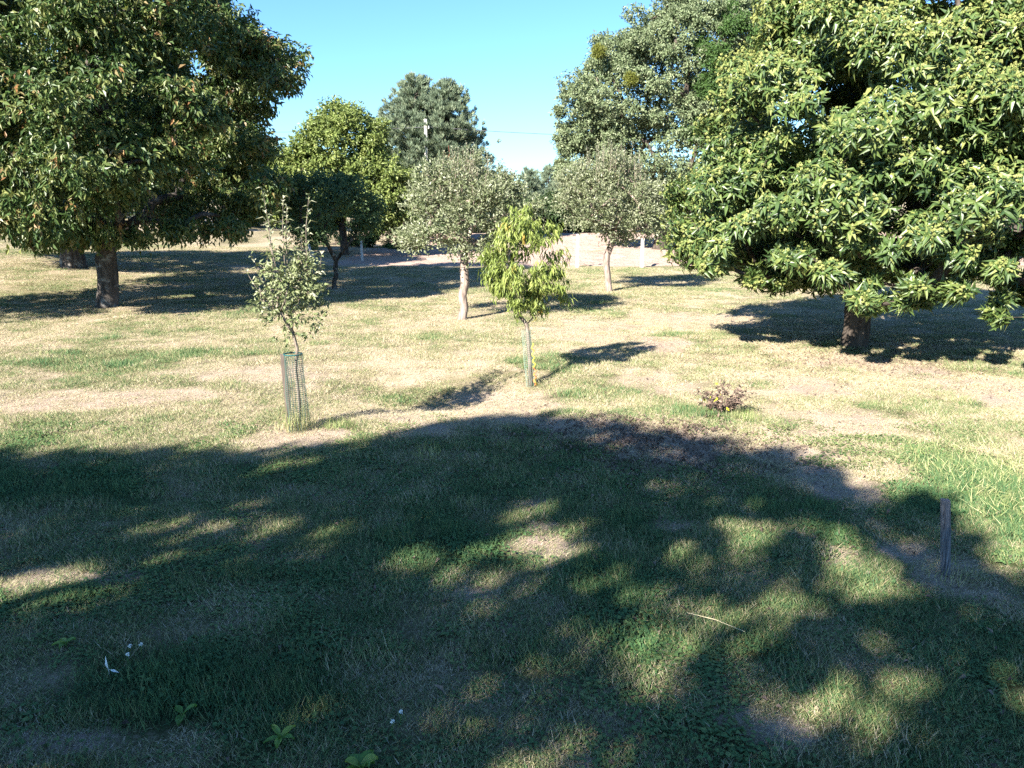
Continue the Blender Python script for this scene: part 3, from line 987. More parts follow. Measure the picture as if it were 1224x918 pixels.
# ------------------------------------------------------------------ behind the lawn
make_tree("walnut_tree", "tall yellow-green lobed tree behind the small dark fruit tree, left of the conifers", "tree",
          -9.6, 45, [(-1.6, 0, 3.8, 2.5, 2.3, 2.1), (.2, 0, 5.8, 2.1, 2.2, 2.1), (.9, 0, 4.0, 2.2, 2.2, 2.2), (1.0, .3, 6.8, 1.3, 1.3, 1.3), (3.0, -1, 3.2, 1.6, 1.5, 1.6), (-3.4, 0, 3.6, 1.7, 1.8, 1.6), (-.2, -.6, 5.4, 1.7, 1.6, 1.8)], M['yellowgreen'], M['bark_brown'], .22, 2.2, 16,
          clumps=6000, per=10, hi=1.1, spread=.36, L=.21, W=.11, boughs=260, even=1, bough_r=.3, tint=(.05, .95), zmin=1.2)
def conifer(name, label, x, y, h, r, seed, base=1.5, el=None, per=22):
    """whorls of boughs from a straight stem, every bough a row of needle sprays"""
    rng = np.random.default_rng(seed)
    z0 = gz(x, y)
    t = thing(name, label, "tree", (x, y, z0))
    B = Bag()
    B.add(tube([(x, y, z0 - .2), (x + .05, y, z0 + h * .5), (x, y, z0 + h * .98)], [.24, .16, .02], 8))
    C, O = [], []
    nb = int(h * 19)
    for i in range(nb):
        f = (i + rng.uniform(0, 1)) / nb
        z = base + (h - base) * f
        a = rng.uniform(0, 6.28)
        L = r * (1 - f) ** .74 * rng.uniform(.7, 1.12) * min(1, .72 + f * 2.5) + .22
        tilt = -.10 + .75 * f + rng.normal() * .08
        d = np.array([math.cos(a), math.sin(a), tilt])
        p0 = np.array([x, y, z0 + z])
        p1 = p0 + d * L * .6 + np.array([0, 0, -.06 * L])
        p2 = p0 + d * L + np.array([0, 0, .10 * L])
        B.add(tube([p0, p1, p2], [.035, .022, .008], 3, cap=False))
        m = max(3, int(L * 7))
        g = rng.uniform(.25, 1.0, m)
        side = np.array([-math.sin(a), math.cos(a), 0])
        pp = p0 + (p2 - p0) * g[:, None] + side * (rng.normal(size=m) * L * .22 * g)[:, None] + np.array([0, 0, 1]) * (rng.normal(size=m) * .12)[:, None]
        C.append(pp)
        O.append(np.broadcast_to(unit(d + np.array([0, 0, .55])), (m, 3)))
    world_part("trunk", *B.get(), M['bark_brown'], t, smooth=True)
    C, O = np.concatenate(C), np.concatenate(O)
    n = len(C)
    k = np.repeat(np.arange(n), per)
    m = len(k)
    D = unit(O[k] * 1.1 + .85 * rnd_dir(rng, m) + np.array([0, 0, .3]))
    P = C[k] + rnd_dir(rng, m) * .09
    ct = rng.uniform(0, 1, n)
    tint = np.clip(.6 * ct[k] + .4 * rng.uniform(0, 1, m), 0, 1)
    V, T, ti = leaves(P, D, rnd_dir(rng, m), .36 * rng.uniform(.6, 1.2, m), .05, tint, 'rhomb', .05)
    world_part("crown", V, T, M['fir'], t, {"tint": ti})['kind'] = 'stuff'
    return t


conifer("pine_tree", "tall blue-green conifer with pointed top, left one of the pair behind the utility pole", -6.9, 58, 11.3, 4.8, 51, per=26)
conifer("pine_tree", "blue-green conifer with broad rounded top, right one of the pair behind the utility pole", -4.5, 57, 10.7, 4.2, 52, per=26)
conifer("pine_tree", "small distant dark conifer in the gap between the two bushy fruit trees", 1.7, 80, 5.6, 2.2, 53, per=14)
conifer("pine_tree", "distant conifer rising at the back of the gap beside the small dark one", 4.0, 88, 6.2, 2.0, 54, per=12)
make_tree("deciduous_tree", "very tall grey-olive tree with balls of mistletoe, rising beyond the soil field", "tree",
          9.4, 50, [(0, 0, 6.0, 5.2, 4.8, 4.0), (-.8, 0, 9.0, 4.9, 4.6, 3.8), (1.0, 0, 11.6, 4.4, 4.2, 3.0), (2.2, 0, 13.4, 3.0, 3.0, 2.1), (-2.6, 0, 10.8, 2.4, 2.3, 2.3), (-4.7, 0, 7.6, 2.0, 2.0, 1.7), (-4.6, 0, 5.0, 2.2, 2.0, 2.0), (-1.5, -3.2, 9.6, 2.6, 1.8, 2.6), (1.4, -3.2, 11.5, 2.6, 1.8, 2.4)], M['greytree'], M['bark_brown'], .4, 4, 17,
          clumps=17000, per=10, spread=.34, L=.20, W=.095, boughs=420, even=1, bough_r=.22, tint=(.05, 1.0), zmin=2.0, twigs=700)
make_tree("acacia_tree", "feathery deep green tree standing before the tall grey-olive one", "tree",
          12.0, 46, [(0, 0, 11.2, 1.7, 1.7, 2.2), (.4, 0, 8, 2.0, 2, 2.4)], M['acacia'], M['bark_brown'], .2, 5, 18,
          clumps=1500, per=14, spread=.4, L=.20, W=.07, boughs=40, bough_r=.34, tint=(.1, .9), droop=.5)
make_tree("broadleaf_tree", "dark green tree showing above the bright chestnut's right shoulder", "tree",
          25.5, 40, [(0, 0, 8, 4.5, 4.2, 4.5), (0, 0, 12, 3.2, 3.2, 3.2)], M['acacia'], M['bark_brown'], .3, 3, 19,
          clumps=2600, per=11, spread=.4, L=.24, W=.11, boughs=80, bough_r=.25, tint=(0, .7))
# mistletoe balls
for lab, (a, b, c) in (("round yellow mistletoe ball high on the left edge of the tall grey-olive tree", (4.8, 46.0, 11.2)),
                       ("smaller yellow mistletoe ball set deeper in the tall grey-olive tree", (6.5, 45.0, 9.6))):
    rg = np.random.default_rng(int(c * 10))
    C, O, _ = crown_points(rg, [(a, b, c, .34, .34, .34)], 220, .3, 1, 0)
    V, T, ti = leaf_cloud(rg, C, O, 6, .1, .14, .04, 0, 0, 1, 'rhomb', .2)
    tag(obj("mistletoe", np_mesh("mistletoe", V - np.array([a, b, c]), T, M['mistletoe'], {"tint": ti}), None, (a, b, c)), lab, "mistletoe")

# hedgerow along the far side of the field, and the thicket at its left
HG = "hedgerow trees behind the field"
rg = np.random.default_rng(61)
hx = [(-45, 66, 9, 5, "tall dark tree of the far row at the left edge of the view"), (-38, 60, 9, 5, "dark tree of the far row behind the thick shaded trunk"), (-31, 66, 9, 4.6, "dark tree of the far row behind the big forked tree"),
      (-25, 60, 8.5, 4.2, "dark tree of the far row seen right of the big forked trunk"), (-19.5, 66, 6.5, 3.8, "dark tree of the far row left of the yellow-green lobed tree"),
      (-11.0, 73, 4.2, 2.8, "dark low tree filling the gateway from behind"), (-7.0, 70, 4.2, 2.8, "dark low tree right of the gateway, behind the conifers' feet"), (-3.0, 74, 4.0, 2.6, "low tree behind the bushy fruit tree with bent trunk"),
      (.2, 72, 3.4, 2.2, "lowest tree of the far row, left in the gap between the two bushy fruit trees"), (3.6, 73, 3.6, 2.4, "low tree of the far row, right in the gap between the two bushy fruit trees"),
      (7.0, 73, 4.4, 2.7, "tree of the far row behind the loose grey-green fruit tree"), (11, 74, 5, 3, "tree of the far row between the loose fruit tree and the bright chestnut"), (15.5, 73, 6, 3.3, "tree of the far row under the tall grey-olive tree"),
      (20, 75, 7, 3.6, "tree of the far row behind the bright chestnut's left side"), (25.5, 73, 7, 3.8, "tree of the far row behind the bright chestnut's middle"), (31, 75, 7.5, 4, "tree of the far row behind the bright chestnut's trunk side"),
      (38, 74, 8, 4.4, "tree of the far row behind the bright chestnut's right side"), (46, 75, 8, 4.6, "tree of the far row at the right edge of the view")]
for i, (a, b, h, r, lab) in enumerate(hx):
    make_tree("hedgerow_tree", lab, "tree", a, b, [(0, 0, h * .42, r, r * .8, h * .40), (r * .2, 0, h * .68, r * .7, r * .6, h * .32)], M['hedge'], M['bark_brown'], .14, h * .3, 100 + i,
              clumps=1000, per=9, spread=.45, L=.30, W=.14, boughs=40, bough_r=.28, tint=(.0, 1.0 if i % 3 else .7), group=HG, twigs=40)
make_tree("shrub", "low green rounded shrub by the dark gate posts", "shrub", -7.6, 50.5, [(0, 0, .7, 1.5, 1.0, .75), (.8, 0, .55, 1.0, .9, .6)], M['bush'], M['bark_brown'], .04, .2, 131,
          clumps=600, per=9, spread=.2, L=.16, W=.06, boughs=26, bough_r=.35, tint=(.1, .9), twigs=30)
make_tree("shrub", "dark shrub thicket left of the gate, behind the small dark fruit tree", "shrub", -11.6, 51.5, [(0, 0, .8, 2.2, 1.2, .9), (1.3, 0, .7, 1.2, .9, .8)], M['hedge'], M['bark_brown'], .04, .2, 132,
          clumps=700, per=9, spread=.25, L=.18, W=.08, boughs=26, bough_r=.35, tint=(0, .8), twigs=30)

# ------------------------------------------------------------------ posts, gate, pole and wires
def post(label, x, y, h, s, m, lean=(0, 0), group=None, name="fence_post"):
    o = board(name, label, x, y, s, s, h, m, int(abs(x) * 100 + y), R.uniform(-.2, .2), lean, "post", .9)
    if group:
        o['group'] = group


PG = "pale posts along the field"
post("leaning white post seen through the top of the young staked tree", -10.55, 41.5, 1.25, .20, M['concrete'], (-.25, 0), PG)
post("pale concrete post in front of the low shrub and dark gate", -7.86, 40.99, 1.15, .12, M['concrete'], (0, 0), PG)
post("white post between the drooping bright tree and the loose grey-green fruit tree", 3.11, 37.2, 1.55, .13, M['concrete'], (0, 0), PG)
post("white post just right of the loose grey-green fruit tree", 6.22, 37.4, 1.35, .14, M['concrete'], (0, 0), PG)
post("white post against the left edge of the bright chestnut crown", 9.0, 42, 1.6, .13, M['concrete'], (0, 0), PG)
t = thing("gate", "dark timber gateway with diagonal brace at the back of the lawn", "gate", (-8.8, 54.0, gz(-8.8, 54)))
gz0 = gz(-8.8, 54)
for a, h in ((-10.1, 2.2), (-7.35, 2.9)):
    V, T = tube([(a, 54, gz0 - .2), (a, 54, gz0 + h * .5), (a + .02, 54, gz0 + h)], [.10, .10, .09], 7)
    world_part("gate_post", V, T, M['bark_brown'], t)
V, T = tube([(-9.75, 53.85, gz0 + .35), (-7.4, 53.85, gz0 + 1.75)], [.06, .06], 6)
world_part("brace", V, T, M['wood_grey'], t)
V, T = tube([(-10.1, 54.16, gz0 + 1.9), (-7.35, 54.16, gz0 + 1.9)], [.05, .05], 6)
world_part("rail", V, T, M['bark_brown'], t)


def pole(label, x, y, h, group):
    z = gz(x, y)
    t = thing("utility_pole", label, "utility pole", (x, y, z), group)
    V, T = tube([(x, y, z - .5), (x, y, z + h * .5), (x, y, z + h)], [.14, .12, .10], 10)
    world_part("shaft", V, T, M['concrete'], t, smooth=True)
    V, T = tube([(x, y - .16, z + h - .55), (x, y + .16, z + h - .55)], [.05, .05], 6)
    world_part("bracket", V, T, M['wire'], t)
    V, T = tube([(x + .2, y, z + h - .62), (x + .2, y, z + h - .50), (x + .2, y, z + h - .40)], [.05, .075, .04], 8)
    world_part("insulator", V, T, M['concrete'], t)
    return np.array([x + .2, y, z + h - .5])


PY = 55.0
pA = pole("pale concrete utility pole standing in front of the conifer pair", -5.85, PY, 8.4, "utility poles")
pB = pole("pale concrete utility pole hidden far beyond the bright chestnut", 52.0, PY + 4, 10.5, "utility poles")
pC = pole("pale concrete utility pole hidden beyond the large dark trees", -52.0, PY + 6, 8.4, "utility poles")
for a, b, sag, lab in ((pA, pB, 1.5, "dark overhead wire running from the pole across the tall grey-olive tree"), (pA, pC, .9, "dark overhead wire passing through the conifer tops towards the large dark trees")):
    n = 40
    V, T = tube([a + (b - a) * f - np.array([0, 0, 4 * sag * f * (1 - f)]) for f in np.linspace(0, 1, n)], [.02] * n, 4)
    tag(obj("overhead_wire", np_mesh("overhead_wire", V, T, M['wire'])), lab, "wire")
B = Bag()
for q_ in (((-4.1, 57, 5.4), (-4.35, 54.5, 5.9), (-4.5, 53.4, 6.35)), ((-4.35, 54.5, 5.9), (-4.15, 53.8, 6.2), (-4.2, 53.4, 6.7)), ((-4.35, 54.5, 5.9), (-4.0, 53.9, 5.9), (-3.7, 53.5, 6.15))):
    B.add(tube(q_, [.06, .045, .02], 5))
tag(obj("dead_branch", np_mesh("dead_branch", *B.get(), M['deadwood'])), "reddish dead branch poking from the conifers right of the pole", "branch")

# ------------------------------------------------------------------ trees outside the frame whose shade falls on the lawn
OUT = np.array([(-30, 8.9), (-6.17, 8.89), (-4.74, 9.05), (-3.23, 9.15), (-2.25, 9.39), (-1.55, 9.68), (-.83, 10.23), (-.14, 10.71), (.45, 10.57), (.91, 10.44), (1.45, 10.07), (2.05, 9.68), (2.76, 9.47), (3.26, 9.05), (3.73, 8.67),
                (3.65, 8.02), (3.65, 7.41), (3.99, 7.41), (4.31, 7.53), (4.29, 6.88), (4.14, 6.42), (3.96, 5.93), (4.4, 5.78), (5.5, 5.2), (7, 4.0), (7.5, -30), (-30, -30)])
LIGHT = [(-2.23, 6.82, 1.34, .25, .8), (-3.16, 6.6, .46, .18, .6), (-3.72, 5.71, .74, .28, 1), (-5.2, 5.8, .7, .25, .8), (.32, 6.42, .32, .42, 1), (-.38, 6.16, .44, .33, .6), (-.76, 5.78, .47, .21, .7), (.78, 4.85, .32, .19, 1), (-.34, 5.48, .26, .19, .8),
         (2.89, 6.21, .19, .27, 1), (2.87, 5.75, .28, .26, 1), (3.46, 6.33, .25, .24, .9), (3.05, 5.53, .13, .16, 1), (3.5, 5.37, .14, .16, 1), (2.19, 6.78, .17, .19, .9), (1.57, 6.0, .27, .25, .9), (2.48, 5.64, .34, .28, .6),
         (1.47, 4.96, .42, .31, .7), (2.15, 4.19, .23, .18, 1), (1.61, 3.91, .19, .16, .9), (1.86, 4.23, .2, .14, .7), (2.03, 3.76, .18, .11, .7), (.24, 7.37, .2, .16, 1), (.46, 6.82, .14, .12, .8), (1.77, 7.89, .2, .2, .8),
         (1.75, 8.89, .22, .16, .7), (.41, 3.71, .41, .12, .5), (2.1, 5.78, .2, .21, .7), (-1.29, 6.42, .45, .17, .7), (-2.25, 6.16, .5, .13, .5), (.53, 5.78, .27, .17, .6), (2.59, 4.8, .17, .1, .8), (2.88, 4.5, .17, .09, .8), (2.3, 7.2, .2, .2, .7), (1.2, 7.3, .18, .18, .7), (2.95, 6.75, .2, .15, .8), (1.1, 5.5, .2, .2, .7), (-1.7, 5.3, .4, .15, .5), (2.4, 5.1, .25, .15, .7), (.9, 4.3, .25, .15, .6), (-.2, 4.6, .3, .15, .5), (3.2, 5.0, .2, .15, .7)]


def in_poly(x, y, P):
    c = np.zeros(len(x), bool)
    j = len(P) - 1
    for i in range(len(P)):
        xi, yi, xj, yj = P[i][0], P[i][1], P[j][0], P[j][1]
        hit = ((yi > y) != (yj > y)) & (x < (xj - xi) * (y - yi) / (yj - yi + 1e-12) + xi)
        c ^= hit
        j = i
    return c


krng = np.random.default_rng(77)


def shade_keep(P):
    """prune a crown so that its gaps let the sun through where the lawn shows light"""
    s = P[:, :2] - to_sun[:2] * (P[:, 2] / to_sun[2])[:, None]
    wob = .22 * (fbm(s[:, 0] * 1.5, s[:, 1] * 1.5, 91, 2) - .5)
    ok = in_poly(s[:, 0], s[:, 1] + wob + .12, OUT)
    ok &= ~((fbm(s[:, 0] * 1.5, s[:, 1] * 3.2, 93, 3) > .655) & (krng.uniform(0, 1, len(s)) < .75))
    for cx, cy_, rx, ry, w in LIGHT:
        d = np.sqrt(((s[:, 0] - cx) / (rx + .15)) ** 2 + ((s[:, 1] - cy_) / (ry + .11)) ** 2)
        ok &= ~((d < 1) & (krng.uniform(0, 1, len(s)) < w))
    ok &= ~((P[:, 1] > .7) & (P[:, 0] > -P[:, 1] * 1.1 - 1.5))
    ok &= (P[:, 0] ** 2 + P[:, 1] ** 2 > 2.2 ** 2) | (P[:, 2] > 5.5)
    return ok


SG = "trees outside the frame"
for lab, x, y, E, sd, cl in (("tree out of frame, its crown throws the left part of the near shade", -17.2, -7.1, [(0, 0, 9.5, 5.5, 5.5, 3.2), (0, 1, 11.8, 3.6, 3.6, 2.5)], 141, 3700),
                             ("tree out of frame, its crown throws the middle of the near shade", -10.6, -7.3, [(0, 0, 9.5, 5.2, 5.2, 3.2), (0, 1.2, 11.9, 3.9, 3.9, 2.4)], 142, 4300),
                             ("tree out of frame, its crown throws the dappled right part of the near shade", -4.7, -8.1, [(0, 0, 9.6, 5.2, 4.6, 2.8), (0, 0, 11.4, 3.6, 3.6, 2.0)], 143, 3200)):
    make_tree("shade_tree", lab, "tree", x, y, E, M['left'], M['bark'], .3, 6.4, sd, clumps=cl, per=11, spread=.22, L=.22, W=.12, boughs=0, lo=.05, keep=shade_keep, group=SG, tint=(.1, .6), twigs=60)
make_tree("shade_tree", "tree out of frame beside the large dark tree, its shade crosses the lawn's left edge", "tree", -19.4, 15.0, [(0, 0, 4.6, 3.0, 3.0, 2.2)], M['left'], M['bark'], .2, 2, 145,
          clumps=1600, per=10, spread=.3, L=.2, W=.1, boughs=50, bough_r=.3, group=SG)

# ------------------------------------------------------------------ small plants and things on the lawn
# withered plant
x, y = 3.0, 10.75
z = gz(x, y)
rg = np.random.default_rng(71)
t = thing("withered_plant", "withered brown plant with a few yellow leaves, alone on the sunny lawn", "plant", (x, y, z))
B, tips = Bag(), []
for i in range(34):
    a, L = rg.uniform(0, 6.28), rg.uniform(.28, .6)
    q = np.array([x + math.cos(a) * L * .75, y + math.sin(a) * L * .6, z + L * rg.uniform(.35, 1.0)])
    B.add(tube([(x + rg.normal() * .06, y + rg.normal() * .05, z - .02), ((x + q[0]) / 2, (y + q[1]) / 2, z + (q[2] - z) * .62), q], [.006, .005, .002], 4))
    for f in np.linspace(.35, 1, 9):
        tips.append(np.array([x + (q[0] - x) * f, y + (q[1] - y) * f, z + (q[2] - z) * f ** .8]))
world_part("stem", *B.get(), M['wood_brown'], t)
tips = np.array(tips)
n = len(tips)
P = tips + rnd_dir(rg, n) * .02
tn = np.where(rg.uniform(0, 1, n) < .03, 1.0, rg.uniform(0, .9, n))
V, T, ti = leaves(P, rnd_dir(rg, n) + np.array([0, 0, -.3]), rnd_dir(rg, n), .085 * rg.uniform(.6, 1.2, n), .04, tn, 'lens', .4, .4)
world_part("foliage", V, T, M['dryleaf'], t, {"tint": ti})['kind'] = 'stuff'
tuft("grass_tuft", "fresh green grass tuft at the foot of the withered brown plant", "grass tuft", 3.3, 10.45, 160, .16, .22, M['tuft_green'], 33, (.1, .8))
tuft("grass_tuft", "green grass tuft at the sunny edge of the shade, right of the net tube", "grass tuft", -2.35, 10.15, 150, .14, .22, M['tuft_green'], 34, (.1, .7))
tuft("grass_tuft", "pale spiky grass tuft in the shade by the bank, right of the net tube", "grass tuft", -1.0, 8.75, 60, .26, .14, M['tuft'], 35, (.2, .9))
tuft("grass_tuft", "loose pale grass round the foot of the short weathered post", "grass tuft", 3.57, 5.8, 90, .16, .22, M['tuft'], 36, (.5, 1), w=.004)
rgt = np.random.default_rng(37)
n = 3200
u_, v_ = rgt.normal(size=n), rgt.normal(size=n)
P = np.stack([5.55 + .55 * u_, 7.8 + .75 * v_, np.zeros(n)], 1)
P = P[(P[:, 0] > 4.55) & (P[:, 0] < 7)]
n = len(P)
P[:, 2] = ground_z(P[:, 0], P[:, 1]) - .01
lf = 1.5 * (fbm(P[:, 0] * 2.2, P[:, 1] * 2.2, 12, 2) - .5)
D = np.stack([rgt.normal(size=n) * .4 + lf, rgt.normal(size=n) * .4, np.ones(n)], 1)
V, T, ti = leaves(P, D, unit(rnd_dir(rgt, n) + np.array([0, -.4, .6])), rgt.uniform(.07, .19, n), rgt.uniform(.005, .008, n), rgt.uniform(.2, 1, n), 'lens', .5, .1)
tag(obj("tall_grass", np_mesh("tall_grass", V, T, M['tuft_green'], {"tint": ti})), "long fresh uncut grass right of the short weathered post", None, None, 'stuff')


def rosette(name, label, x, y, n, L, W, seed, hgt=.08, cat="weed", group=None):
    """a low weed: single broad leaves round a short stem"""
    rng = np.random.default_rng(seed)
    z = gz(x, y)
    t = thing(name, label, cat, (x, y, z), group)
    V, T = tube([(x, y, z - .02), (x, y, z + hgt * .5)], [.006, .004], 5)
    world_part("stem", V, T, M['weed'], t, {"tint": np.full(len(V), .3)})
    for i in range(n):
        a = i * 2.4 + rng.uniform(-.3, .3)
        s_ = np.linspace(0, 1, 6)
        ll = L * rng.uniform(.7, 1.15)
        wd = np.array([.04, .34, .5, .46, .30, .03]) * W * rng.uniform(.8, 1.1)
        el_ = rng.uniform(.35, .9)
        rr, zz = ll * s_ * math.cos(el_), ll * s_ * math.sin(el_) - .45 * ll * s_ ** 2
        c, s = math.cos(a), math.sin(a)
        cen = np.stack([c * rr, s * rr, zz + hgt * .3], 1)
        off = np.array([-s, c, 0])
        V = np.concatenate([cen + off * wd[:, None] + np.array([0, 0, .012]), cen, cen - off * wd[:, None] + np.array([0, 0, .012])])
        T = []
        for q_ in range(5):
            for o_ in (0, 6):
                T += [(q_ + o_, q_ + 6 + o_, q_ + 7 + o_), (q_ + o_, q_ + 7 + o_, q_ + 1 + o_)]
        obj("leaf", np_mesh("leaf", V, np.array(T), M['weed'], {"tint": np.full(len(V), rng.uniform(.3, 1))}), t)


rosette("broadleaf_weed", "bright yellow-green lobed weed at the very front edge of the lawn", -.82, 3.60, 9, .13, .075, 81)
rosette("broadleaf_weed", "pale weed leaf pair low in the dark grass near the white feather", -1.95, 4.02, 3, .12, .05, 82)
rosette("broadleaf_weed", "upright light green weed in the dark grass, front of the lawn's left half", -1.30, 3.78, 5, .13, .04, 83, .14)
rosette("broadleaf_weed", "small green weed at the far left of the dark near grass", -3.05, 4.75, 5, .09, .045, 84)


def flower(label, x, y, h, seed, group):
    rng = np.random.default_rng(seed)
    z = gz(x, y)
    t = thing("clover_flower", label, "flower", (x, y, z), group)
    V, T = tube([(x, y, z - .02), (x + .01, y, z + h)], [.002, .002], 4)
    world_part("stem", V, T, M['weed'], t, {"tint": np.full(len(V), .3)})
    n = 26
    D = unit(rnd_dir(rng, n) + np.array([0, 0, .4]))
    V, T, ti = leaves(np.broadcast_to(np.array([x + .01, y, z + h]), (n, 3)), D, rnd_dir(rng, n), .016, .008, np.zeros(n), 'lens', .1)
    world_part("flower_head", V, T, M['white'], t)


FG = "white flowers in the near grass"
for i, (a, b) in enumerate(((-2.50, 4.66), (-2.56, 4.63), (-2.53, 4.54))):
    flower(("small white flower, rightmost of the three near the white feather", "small white flower, leftmost of the three near the white feather", "small white flower, lowest of the three near the white feather")[i], a, b, .10, 90 + i, FG)
flower("white flower in the dark grass at the front middle, higher of two", -.66, 3.98, .09, 95, "lone white flowers at the front")
flower("white flower in the dark grass at the front middle, lower of two", -.70, 3.91, .08, 96, "lone white flowers at the front")
# feather
x, y = -2.60, 4.44
z = gz(x, y)
t = thing("feather", "white feather caught upright in the dark near grass", "feather", (x, y, z))
V, T, ti = leaves(np.array([[x, y, z + .05], [x + .002, y, z + .055]]), np.array([[-.15, 0, 1.0], [.9, -.1, -.2]]), np.array([[0, -1, .1], [0, -.6, .8]]), np.array([.10, .07]), .016, np.zeros(2), 'lens', .1)
world_part("vane", V, T, M['white'], t)
V, T = tube([(x, y, z - .01), (x, y, z + .06)], [.0025, .002], 4)
world_part("shaft", V, T, M['white'], t)
V, T = tube([(1.28, 5.12, gz(1.28, 5.12) + .075), (1.45, 5.0, gz(1.45, 5.0) + .085), (1.63, 4.88, gz(1.63, 4.88) + .07)], [.0025, .003, .002], 5)
tag(obj("dry_stalk", np_mesh("dry_stalk", V, T, M['straw'])), "single pale dry stalk lying across the dark grass", "stalk")

# ------------------------------------------------------------------ the grass itself: small turves scattered over the lawn
turf = bpy.data.collections.new("turf")


def turf_mesh(kind, seed):
    rng = np.random.default_rng(seed)
    if kind == 'leafy':
        n = 46
        a = rng.uniform(0, 6.28, n)
        r = .15 * np.sqrt(rng.uniform(0, 1, n))
        P = np.stack([r * np.cos(a), r * np.sin(a), rng.uniform(.008, .04, n)], 1)
        D = np.stack([np.cos(a * 3), np.sin(a * 3), rng.uniform(-.1, .5, n)], 1)
        N = unit(np.stack([rng.normal(size=n) * .4, rng.normal(size=n) * .4, np.ones(n)], 1))
        V, T, ti = leaves(P, D, N, rng.uniform(.025, .045, n), rng.uniform(.018, .032, n), rng.uniform(0, 1, n), 'lens', .2, .15)
        return np_mesh("turf", V, T, M['clover'], {"tint": ti})
    n, h, lay = {'cut': (95, .052, 1.15), 'tall': (90, .080, .95), 'mat': (100, .055, 2.2), 'thatch': (90, .038, 5.0)}[kind]
    a = rng.uniform(0, 6.28, n)
    r = .15 * np.sqrt(rng.uniform(0, 1, n))
    P = np.stack([r * np.cos(a), r * np.sin(a), np.full(n, .004 if kind == 'thatch' else -.004)], 1)
    b = rng.uniform(0, 6.28, n)
    l = lay * rng.uniform(.2, 1.3, n)
    D = np.stack([np.cos(b) * l, np.sin(b) * l, np.ones(n)], 1)
    N = unit(np.stack([np.cos(b + .4), np.sin(b + .4), -l * .5 + .8], 1))
    tint = rng.uniform(0, 1, n)
    V, T, ti = leaves(P, D, N, h * rng.uniform(.5, 1.5, n), rng.uniform(.0035, .0065, n), tint, 'lens', .35, .1)
    return np_mesh("turf", V, T, M['grass'], {"tint": ti})


kinds = ['cut', 'cut', 'cut', 'cut', 'tall', 'tall', 'tall', 'mat', 'mat', 'mat', 'leafy', 'leafy', 'thatch', 'thatch', 'thatch']
for i, kd in enumerate(kinds):
    turf.objects.link(bpy.data.objects.new("turf_%02d" % i, turf_mesh(kd, 500 + i)))
rg = np.random.default_rng(99)
pts = []
for (d0, d1, dens, sc) in ((3.0, 7.5, 105, 1.0), (7.5, 12, 75, 1.12), (12, 20, 32, 1.4), (20, 46, 14, 2.0)):
    m = int(dens * 1.9 * (d1 + 2.5) * (d1 - d0) * 1.02)
    yy = rg.uniform(d0, d1, m)
    xx = rg.uniform(-.95, .95, m) * (d1 + 2.5)
    ok = np.abs(xx) < .80 * yy + 3.0
    xx, yy = xx[ok], yy[ok]
    ok = ~((yy > 37.0) & (xx > -9.8))
    pts.append(np.stack([xx[ok], yy[ok], np.full(ok.sum(), sc)], 1))
pts = np.concatenate(pts)
gx, gy = pts[:, 0], pts[:, 1]
dr, ba = dryness(gx, gy), bareness(gx, gy)
green_patch = ell(gx, gy, GREEN)
ok = rg.uniform(0, 1, len(gx)) > ba * .78
gx, gy, dr, ba, sc, green_patch = gx[ok], gy[ok], dr[ok], ba[ok], pts[ok, 2], green_patch[ok]
n = len(gx)
u = rg.uniform(0, 1, n)
lush = 1 - dr
leafy_zone = sstep(.52, .66, fbm(gx * 1.1, gy * 1.1, 44, 3)) * (1 - sstep(9, 12, gy))
idx = np.where(u < (.08 * (gy < 10.5) + .28 * leafy_zone), rg.integers(10, 12, n),
               np.where(rg.uniform(0, 1, n) < lush * .55, rg.integers(4, 7, n), np.where(rg.uniform(0, 1, n) < .5, rg.integers(0, 4, n), rg.integers(7, 10, n))))
idx = np.where(rg.uniform(0, 1, n) < np.clip(ba * 1.3, 0, .92), rg.integers(12, 15, n), idx)
size = sc * rg.uniform(.8, 1.25, n)
tall = .84 * sc ** .25 * rg.uniform(.7, 1.25, n) * (.55 + .5 * lush + .3 * green_patch) * (.55 + 1.0 * noise2(gx * 4.5, gy * 4.5, 88))
V = np.stack([gx, gy, ground_z(gx, gy)], 1)
me = bpy.data.meshes.new("grass")
me.vertices.add(n)
me.vertices.foreach_set("co", np.ascontiguousarray(V, np.float32).ravel())
for nm, a in (("dry", np.clip(dr + rg.normal(size=n) * .16, 0, 1)), ("vari", rg.uniform(0, 1, n) ** 2), ("size", size), ("tall", tall), ("spin", rg.uniform(0, 6.28, n))):
    me.attributes.new(nm, 'FLOAT', 'POINT').data.foreach_set("value", np.ascontiguousarray(a, np.float32))
me.attributes.new("pick", 'INT', 'POINT').data.foreach_set("value", np.ascontiguousarray(idx, np.int32))
go = obj("grass", me)
tag(go, "short mown lawn grass, part green and part straw-dry", None, None, 'stuff')
ng = bpy.data.node_groups.new("scatter_turf", 'GeometryNodeTree')
ng.interface.new_socket("Geometry", in_out='INPUT', socket_type='NodeSocketGeometry')
ng.interface.new_socket("Geometry", in_out='OUTPUT', socket_type='NodeSocketGeometry')
gi, go_ = ng.nodes.new("NodeGroupInput"), ng.nodes.new("NodeGroupOutput")
iop = ng.nodes.new("GeometryNodeInstanceOnPoints")
ci = ng.nodes.new("GeometryNodeCollectionInfo")
ci.inputs["Collection"].default_value = turf
ci.inputs["Separate Children"].default_value = True
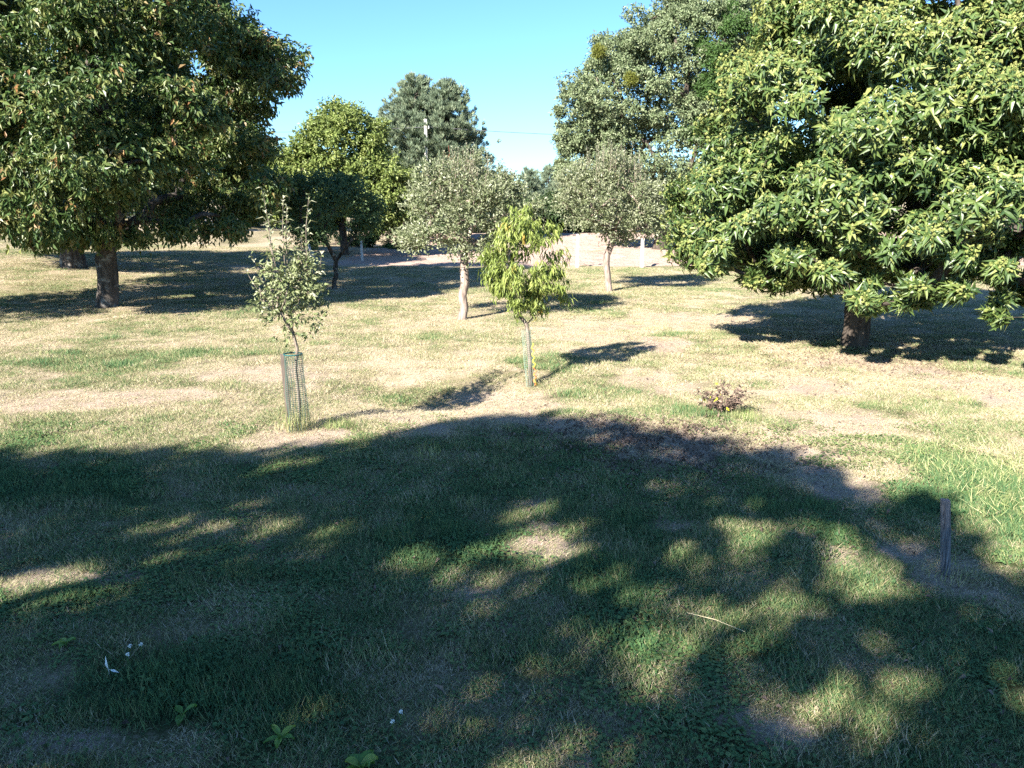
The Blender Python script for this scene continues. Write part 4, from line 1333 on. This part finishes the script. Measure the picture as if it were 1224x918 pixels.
ci.inputs["Reset Children"].default_value = True


def named(nm, typ):
    a = ng.nodes.new("GeometryNodeInputNamedAttribute")
    a.data_type = typ
    a.inputs["Name"].default_value = nm
    return a.outputs["Attribute"]


cxyz = ng.nodes.new("ShaderNodeCombineXYZ")
ng.links.new(named("spin", 'FLOAT'), cxyz.inputs[2])
ng.links.new(gi.outputs[0], iop.inputs["Points"])
ng.links.new(ci.outputs[0], iop.inputs["Instance"])
iop.inputs["Pick Instance"].default_value = True
ng.links.new(named("pick", 'INT'), iop.inputs["Instance Index"])
ng.links.new(cxyz.outputs[0], iop.inputs["Rotation"])
sxyz = ng.nodes.new("ShaderNodeCombineXYZ")
for k_, nm in enumerate(("size", "size", "tall")):
    ng.links.new(named(nm, 'FLOAT'), sxyz.inputs[k_])
ng.links.new(sxyz.outputs[0], iop.inputs["Scale"])
ng.links.new(iop.outputs[0], go_.inputs[0])
md = go.modifiers.new("scatter", 'NODES')
md.node_group = ng

# withered leaves lying on the bank and under the big trees
rg = np.random.default_rng(111)
n1, n2 = 2600, 900
P = np.concatenate([np.stack([rg.normal(1.7, .9, n1), rg.normal(9.2, .65, n1)], 1), np.stack([rg.normal(-12.5, 3.5, n2), rg.normal(22.5, 2.2, n2)], 1), np.stack([rg.normal(7.2, 2.4, 1500), rg.normal(15.0, 1.3, 1500)], 1),
                    np.stack([rg.uniform(-6, 6, 700), rg.uniform(3.5, 12, 700)], 1)])
P = np.concatenate([P, (ground_z(P[:, 0], P[:, 1]) + .02)[:, None]], 1)
n = len(P)
D = rnd_dir(rg, n) * np.array([1, 1, .35])
N = unit(np.array([0, 0, 1]) + .5 * rnd_dir(rg, n))
V, T, ti = leaves(P, D, N, rg.uniform(.04, .09, n), rg.uniform(.02, .035, n), rg.uniform(0, .9, n), 'lens', .3, .3)
tag(obj("fallen_leaves", np_mesh("fallen_leaves", V, T, M['dryleaf'], {"tint": ti})), "withered brown leaves lying on the bank", None, None, 'stuff')
bpy.context.view_layer.update()
